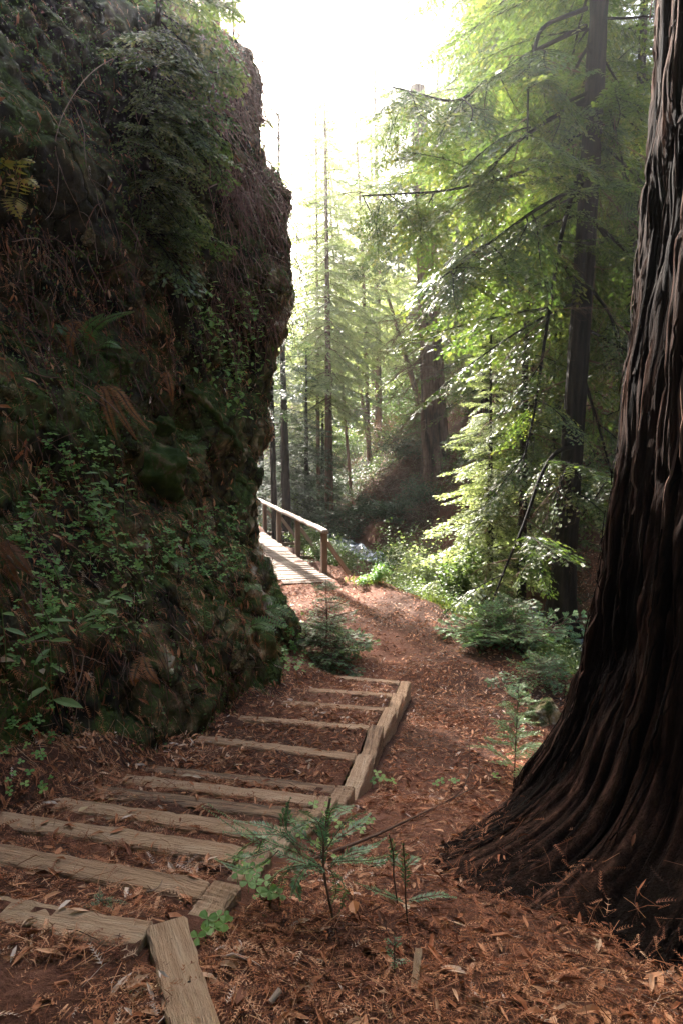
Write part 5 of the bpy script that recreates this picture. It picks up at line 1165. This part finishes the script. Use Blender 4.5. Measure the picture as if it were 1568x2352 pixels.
# ------------------------------------------------------------------ grass and shrubs by the trail edge, the creek and the slopes
def tuft(lab, px, py, n, h, mat=None, seed=1, spread=.16, group=None):
    h_ = hit(px, py)
    gg = np.random.default_rng(seed); t = thing('grass_tuft', lab, 'grass', h_[0], 0, group); b = MB(); O = np.column_stack([gg.normal(0, spread, n), gg.normal(0, spread, n), np.zeros(n) - .02]); D = np.column_stack([gg.normal(0, .4, n), gg.normal(0, .4, n), np.ones(n)]); D = nrm(D); H = h * gg.uniform(.5, 1.2, n)
    s = nrm(np.cross(D, gg.normal(0, 1, (n, 3)))); w = .005 + h * .012; V = np.stack([O - s * w, O + s * w, O + D * H[:, None] * .6 + s * w * .8, O + D * H[:, None] * .6 - s * w * .8, O + D * H[:, None] + np.column_stack([D[:, 0], D[:, 1], -np.abs(D[:, 0])]) * H[:, None] * .5], 1).reshape(-1, 3)
    F4 = np.array([[0, 1, 2, 3]])[None] + (np.arange(n) * 5)[:, None, None]; F3 = np.array([[3, 2, 4]])[None] + (np.arange(n) * 5)[:, None, None]; T = np.repeat(np.clip(.55 + gg.normal(0, .2, n), 0, 1), 5)
    b.add(V, F4.reshape(-1, 4), T); off = b.n; b.F3.append(F3.reshape(-1, 3)); b.M3.append(np.zeros(n)); o = b.obj('blades', mat or M_grass, t); o['kind'] = 'stuff'
for i, (px, py, n, hh, lab) in enumerate([(845, 1335, 260, .18, 'grass tuft near the foot of the bridge brace'), (800, 1300, 160, .35, 'tall thin grass beside the last bridge brace'), (900, 1345, 240, .16, 'low grass on the sunny trail rim'), (950, 1362, 320, .2, 'grass clump on the crest of the trail rim'), (1000, 1385, 300, .24, 'bright grass clump at the small hollow'), (1045, 1410, 260, .26, 'grass clump right of the small hollow'), (1030, 1375, 200, .3, 'grass behind the small hollow'), (870, 1325, 200, .2, 'grass between the bridge brace and the sunny rim'), (1090, 1425, 160, .2, 'sparse grass at the start of the young redwoods')]):
    tuft(lab, px, py, n, hh, seed=800 + i)
def shrub(lab, p, H, Rd, n, mat, size, seed, name='leafy_shrub', group=None, cat='shrub', stems=6):
    gg = np.random.default_rng(seed); t = thing(name, lab, cat, tuple(p), 0, group); b = MB(); bs_ = MB(); n = n * 3; size = size * 1.25
    for k in range(stems):
        d = np.array([gg.normal(0, .5), gg.normal(0, .5), 1.2]); pp = curve((0, 0, -.1), d, H * 1.05, .15, 8, .08, gg); V, F = tube(pp, .012 * H / 1.2 * (1 - .8 * np.linspace(0, 1, 8)) + .002, 4); bs_.add(V, F, .4)
    bs_.obj('stem', M_twig, t); cl = gg.normal(0, 1, (max(6, int(n / 90)), 3)) * np.array([Rd * .5, Rd * .5, H * .25]) + np.array([0, 0, H * .58]); w = gg.integers(0, len(cl), n)
    O = cl[w] + gg.normal(0, 1, (n, 3)) * np.array([Rd * .22, Rd * .22, H * .12]); O[:, 2] = np.maximum(O[:, 2], .02); D = gg.normal(0, 1, (n, 3)) * np.array([1, 1, .4]); Nn = gg.normal(0, .45, (n, 3)) + np.array([0, 0, 1])
    leaf_quads(b, O, D, Nn, size * gg.uniform(.6, 1.3, n), size * .55, np.clip(.5 + gg.normal(0, .18, n) + .12 * (O[:, 2] / H - .5), 0, 1)); o = b.obj('leaves', mat, t); o['kind'] = 'stuff'; return t
def shrub_px(lab, px, py, y, H, Rd, n, mat, size, seed, **k):
    x = pxz(px, y); shrub(lab, (x, y, gz(x, y) - .02), H, Rd, n, mat, size, seed, **k)
SH = [('leafy shrub behind the nearest bridge post', 752, 0, 19.2, .8, .5, 900, M_shrub, .05), ('leafy shrub filling the railing between the middle posts', 712, 0, 24.0, 1.0, .6, 1000, M_shrub, .06), ('leafy shrub at the far end of the railing', 655, 0, 29.0, 1.9, .8, 1000, M_shrub, .07), ('shrub below the handrail on the creek bank', 765, 0, 20, 1.0, .8, 900, M_shrub, .06), ('dark shrub on the creek bank past the handrail end', 800, 0, 29.5, 1.0, .9, 900, M_needle_dark, .08),
      ('bright shrub right of the visible creek water', 925, 0, 20.5, 1.5, .9, 1500, M_shrub, .07), ('tall leafy plant at the trail edge below the pale conifer', 1050, 0, 13.8, 1.5, .35, 700, M_shrub, .08), ('leafy plant left of the tall one at the trail edge', 985, 0, 16.5, 1.1, .5, 700, M_shrub, .06), ('pale shrub draped over the creek below the pale conifer', 985, 0, 18.5, 1.3, .9, 1600, M_needle_pale, .08),
      ('shrub in the sun right of the tall leafy plant', 1120, 0, 14.5, 1.0, .7, 1200, M_shrub, .06), ('shrub at the feet of the thin stemmed conifer', 1190, 0, 13.2, 1.0, .8, 1200, M_shrub, .06), ('shrub left of the slim dark trunk base', 1245, 0, 12.5, .9, .6, 900, M_shrub, .055), ('light green low plant on the sunny trail rim', 865, 0, 14.6, .35, .3, 300, M_clover, .05)]
for i, (lab, px, _, y, H, Rd, n, mt, sz) in enumerate(SH): shrub_px(lab, px, 0, y, H, Rd, n, mt, sz, 900 + i)
SL = [(800, 1060, 1.8), (830, 960, 2.2), (870, 930, 2.2), (900, 1000, 2.0), (935, 950, 2.3), (905, 880, 2.5), (850, 870, 2.5), (800, 900, 2.6), (950, 860, 2.6), (930, 1060, 1.5), (780, 1010, 1.6), (960, 1010, 1.5), (1070, 950, 2.0), (1060, 860, 2.4), (770, 1150, 1.2), (840, 1190, 1.2), (900, 1195, 1.2), (960, 1170, 1.4), (700, 1140, 1.2), (740, 1200, 1.0), (1110, 1080, 1.6)]
whr = ['in the twig strewn gully', 'on the lit slope left of the stout redwood', 'halfway up the lit slope', 'below the dead twigs of the stout redwood', 'touching the stout redwood on its left', 'high on the lit slope', 'high left on the lit slope', 'at the valley bottom left of the slope', 'beside the stout redwood higher up', 'above the twig heap on the right', 'on the diagonal mossy slope', 'near the foot of the stout redwood', 'right of the stout redwood', 'higher right of the stout redwood', 'behind the handrail end', 'above the creek in the middle', 'above the creek on the right', 'under the pale conifer tips', 'left of the handrail brush', 'just above the handrail', 'behind the pale conifer']
for i, ((px, py, H), w_) in enumerate(zip(SL, whr)):
    h_ = hit(px, py, BV_GROUND)
    if h_ is None: continue
    p = h_[0]; k = max(.8, p.y / 30)
    shrub('sunlit shrub ' + w_ if py < 1100 else 'low shrub ' + w_, (p.x, p.y, p.z - .1), H * k * .8, H * k * .75, 1500, [M_shrub, M_needle_dark, M_needle_pale][(0, 0, 2, 0, 0, 2, 0, 0, 2, 1, 1, 0, 0, 2, 1, 1, 1, 1, 1, 1, 0)[i]], .09 * k, 950 + i, name='slope_shrub', group='shrubs on the far slope')
for i, (px, py, lab) in enumerate([(1065, 760, 'pink brown dry shrub right of the stout redwood, the upper one'), (1100, 800, 'pink brown dry shrub below the upper one'), (1050, 700, 'small dry shrub at the stout redwood edge'), (890, 1030, 'reddish dry shrub on the brown bank')]):
    h_ = hit(px, py, BV_GROUND)
    if h_ is None: continue
    p = h_[0]; shrub(lab, (p.x, p.y, p.z - .1), 2.0, 1.6, 1300, M_redshrub, .11, 990 + i, name='dry_shrub', cat='dry shrub')

# undergrowth that nobody could count, over the slopes beyond the trail
def undergrowth(lab, N_, cond, mat, size, hgt, seed, xr=(-16, 34), yr=(12, 75), clump=1.2):
    gg = np.random.default_rng(seed); nc = N_ // 60
    cx_ = gg.uniform(*xr, nc * 6); cy_ = yr[0] + (yr[1] - yr[0]) * gg.random(nc * 6) ** 1.5; ok = cond(cx_, cy_) & ~((cx_ / cy_ * FPX + 784 < 790) & (cy_ < 26)) & ~((cx_ / cy_ * FPX + 784 > 770) & (cx_ / cy_ * FPX + 784 < 905) & (cy_ < 28.5)) & ~((cx_ / cy_ * FPX + 784 > 740) & (cx_ / cy_ * FPX + 784 < 985) & (cy_ > 28) & (cy_ < 38) & (cx_ > creek_x(cy_) + .6) & (gg.random(len(cx_)) < .75)) & in_view(np.column_stack([cx_, cy_, ground_z(cx_, cy_) + .5]), .05); cx_, cy_ = cx_[ok][:nc], cy_[ok][:nc]; nc = len(cx_)
    k = gg.integers(0, nc, N_); sc = np.clip(cy_[k] / 30, .5, 2.2); hh = hgt * gg.uniform(.4, 1.2, nc)[k]
    x = cx_[k] + gg.normal(0, clump * .5, N_) * sc; y = cy_[k] + gg.normal(0, clump * .5, N_) * sc; z = ground_z(x, y) + np.abs(gg.normal(0, .5, N_)) * hh * sc + .03
    O = np.column_stack([x, y, z]); D = gg.normal(0, 1, (N_, 3)) * np.array([1, 1, .45]); Nn = gg.normal(0, .5, (N_, 3)) + np.array([0, 0, 1]); tint = np.clip(.5 + gg.normal(0, .18, nc)[k] + gg.normal(0, .14, N_), 0, 1)
    b = MB(); leaf_quads(b, O, D, Nn, size * sc * gg.uniform(.6, 1.3, N_), size * sc * .5, tint); o = b.obj('undergrowth', mat); o['kind'] = 'stuff'; o['label'] = lab
offc = lambda x, y: np.abs(x - creek_x(y)) > 1.1
offp = lambda x, y: (x - np.interp(y, EY, EX) > .15)
undergrowth('mixed green undergrowth over the far slopes', 110000, lambda x, y: offc(x, y) & offp(x, y) & (y > 19) & (fbm(P3(x * .25, y * .25, 0), 2, 5) > -.35), M_shrub, .085, .8, 1)
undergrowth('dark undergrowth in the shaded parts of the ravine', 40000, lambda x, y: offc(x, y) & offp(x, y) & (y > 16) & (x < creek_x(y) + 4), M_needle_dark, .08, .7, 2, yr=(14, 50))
undergrowth('pale undergrowth on the far slope', 26000, lambda x, y: (x - creek_x(y) > 3) & (y > 22), M_needle_pale, .09, .9, 3)
undergrowth('low plants below the trail edge under the young redwoods', 36000, lambda x, y: offp(x, y) & (y < 20) & (x < creek_x(y) - .5), M_shrub, .11, .8, 4, xr=(0, 14), yr=(6, 20), clump=.8)
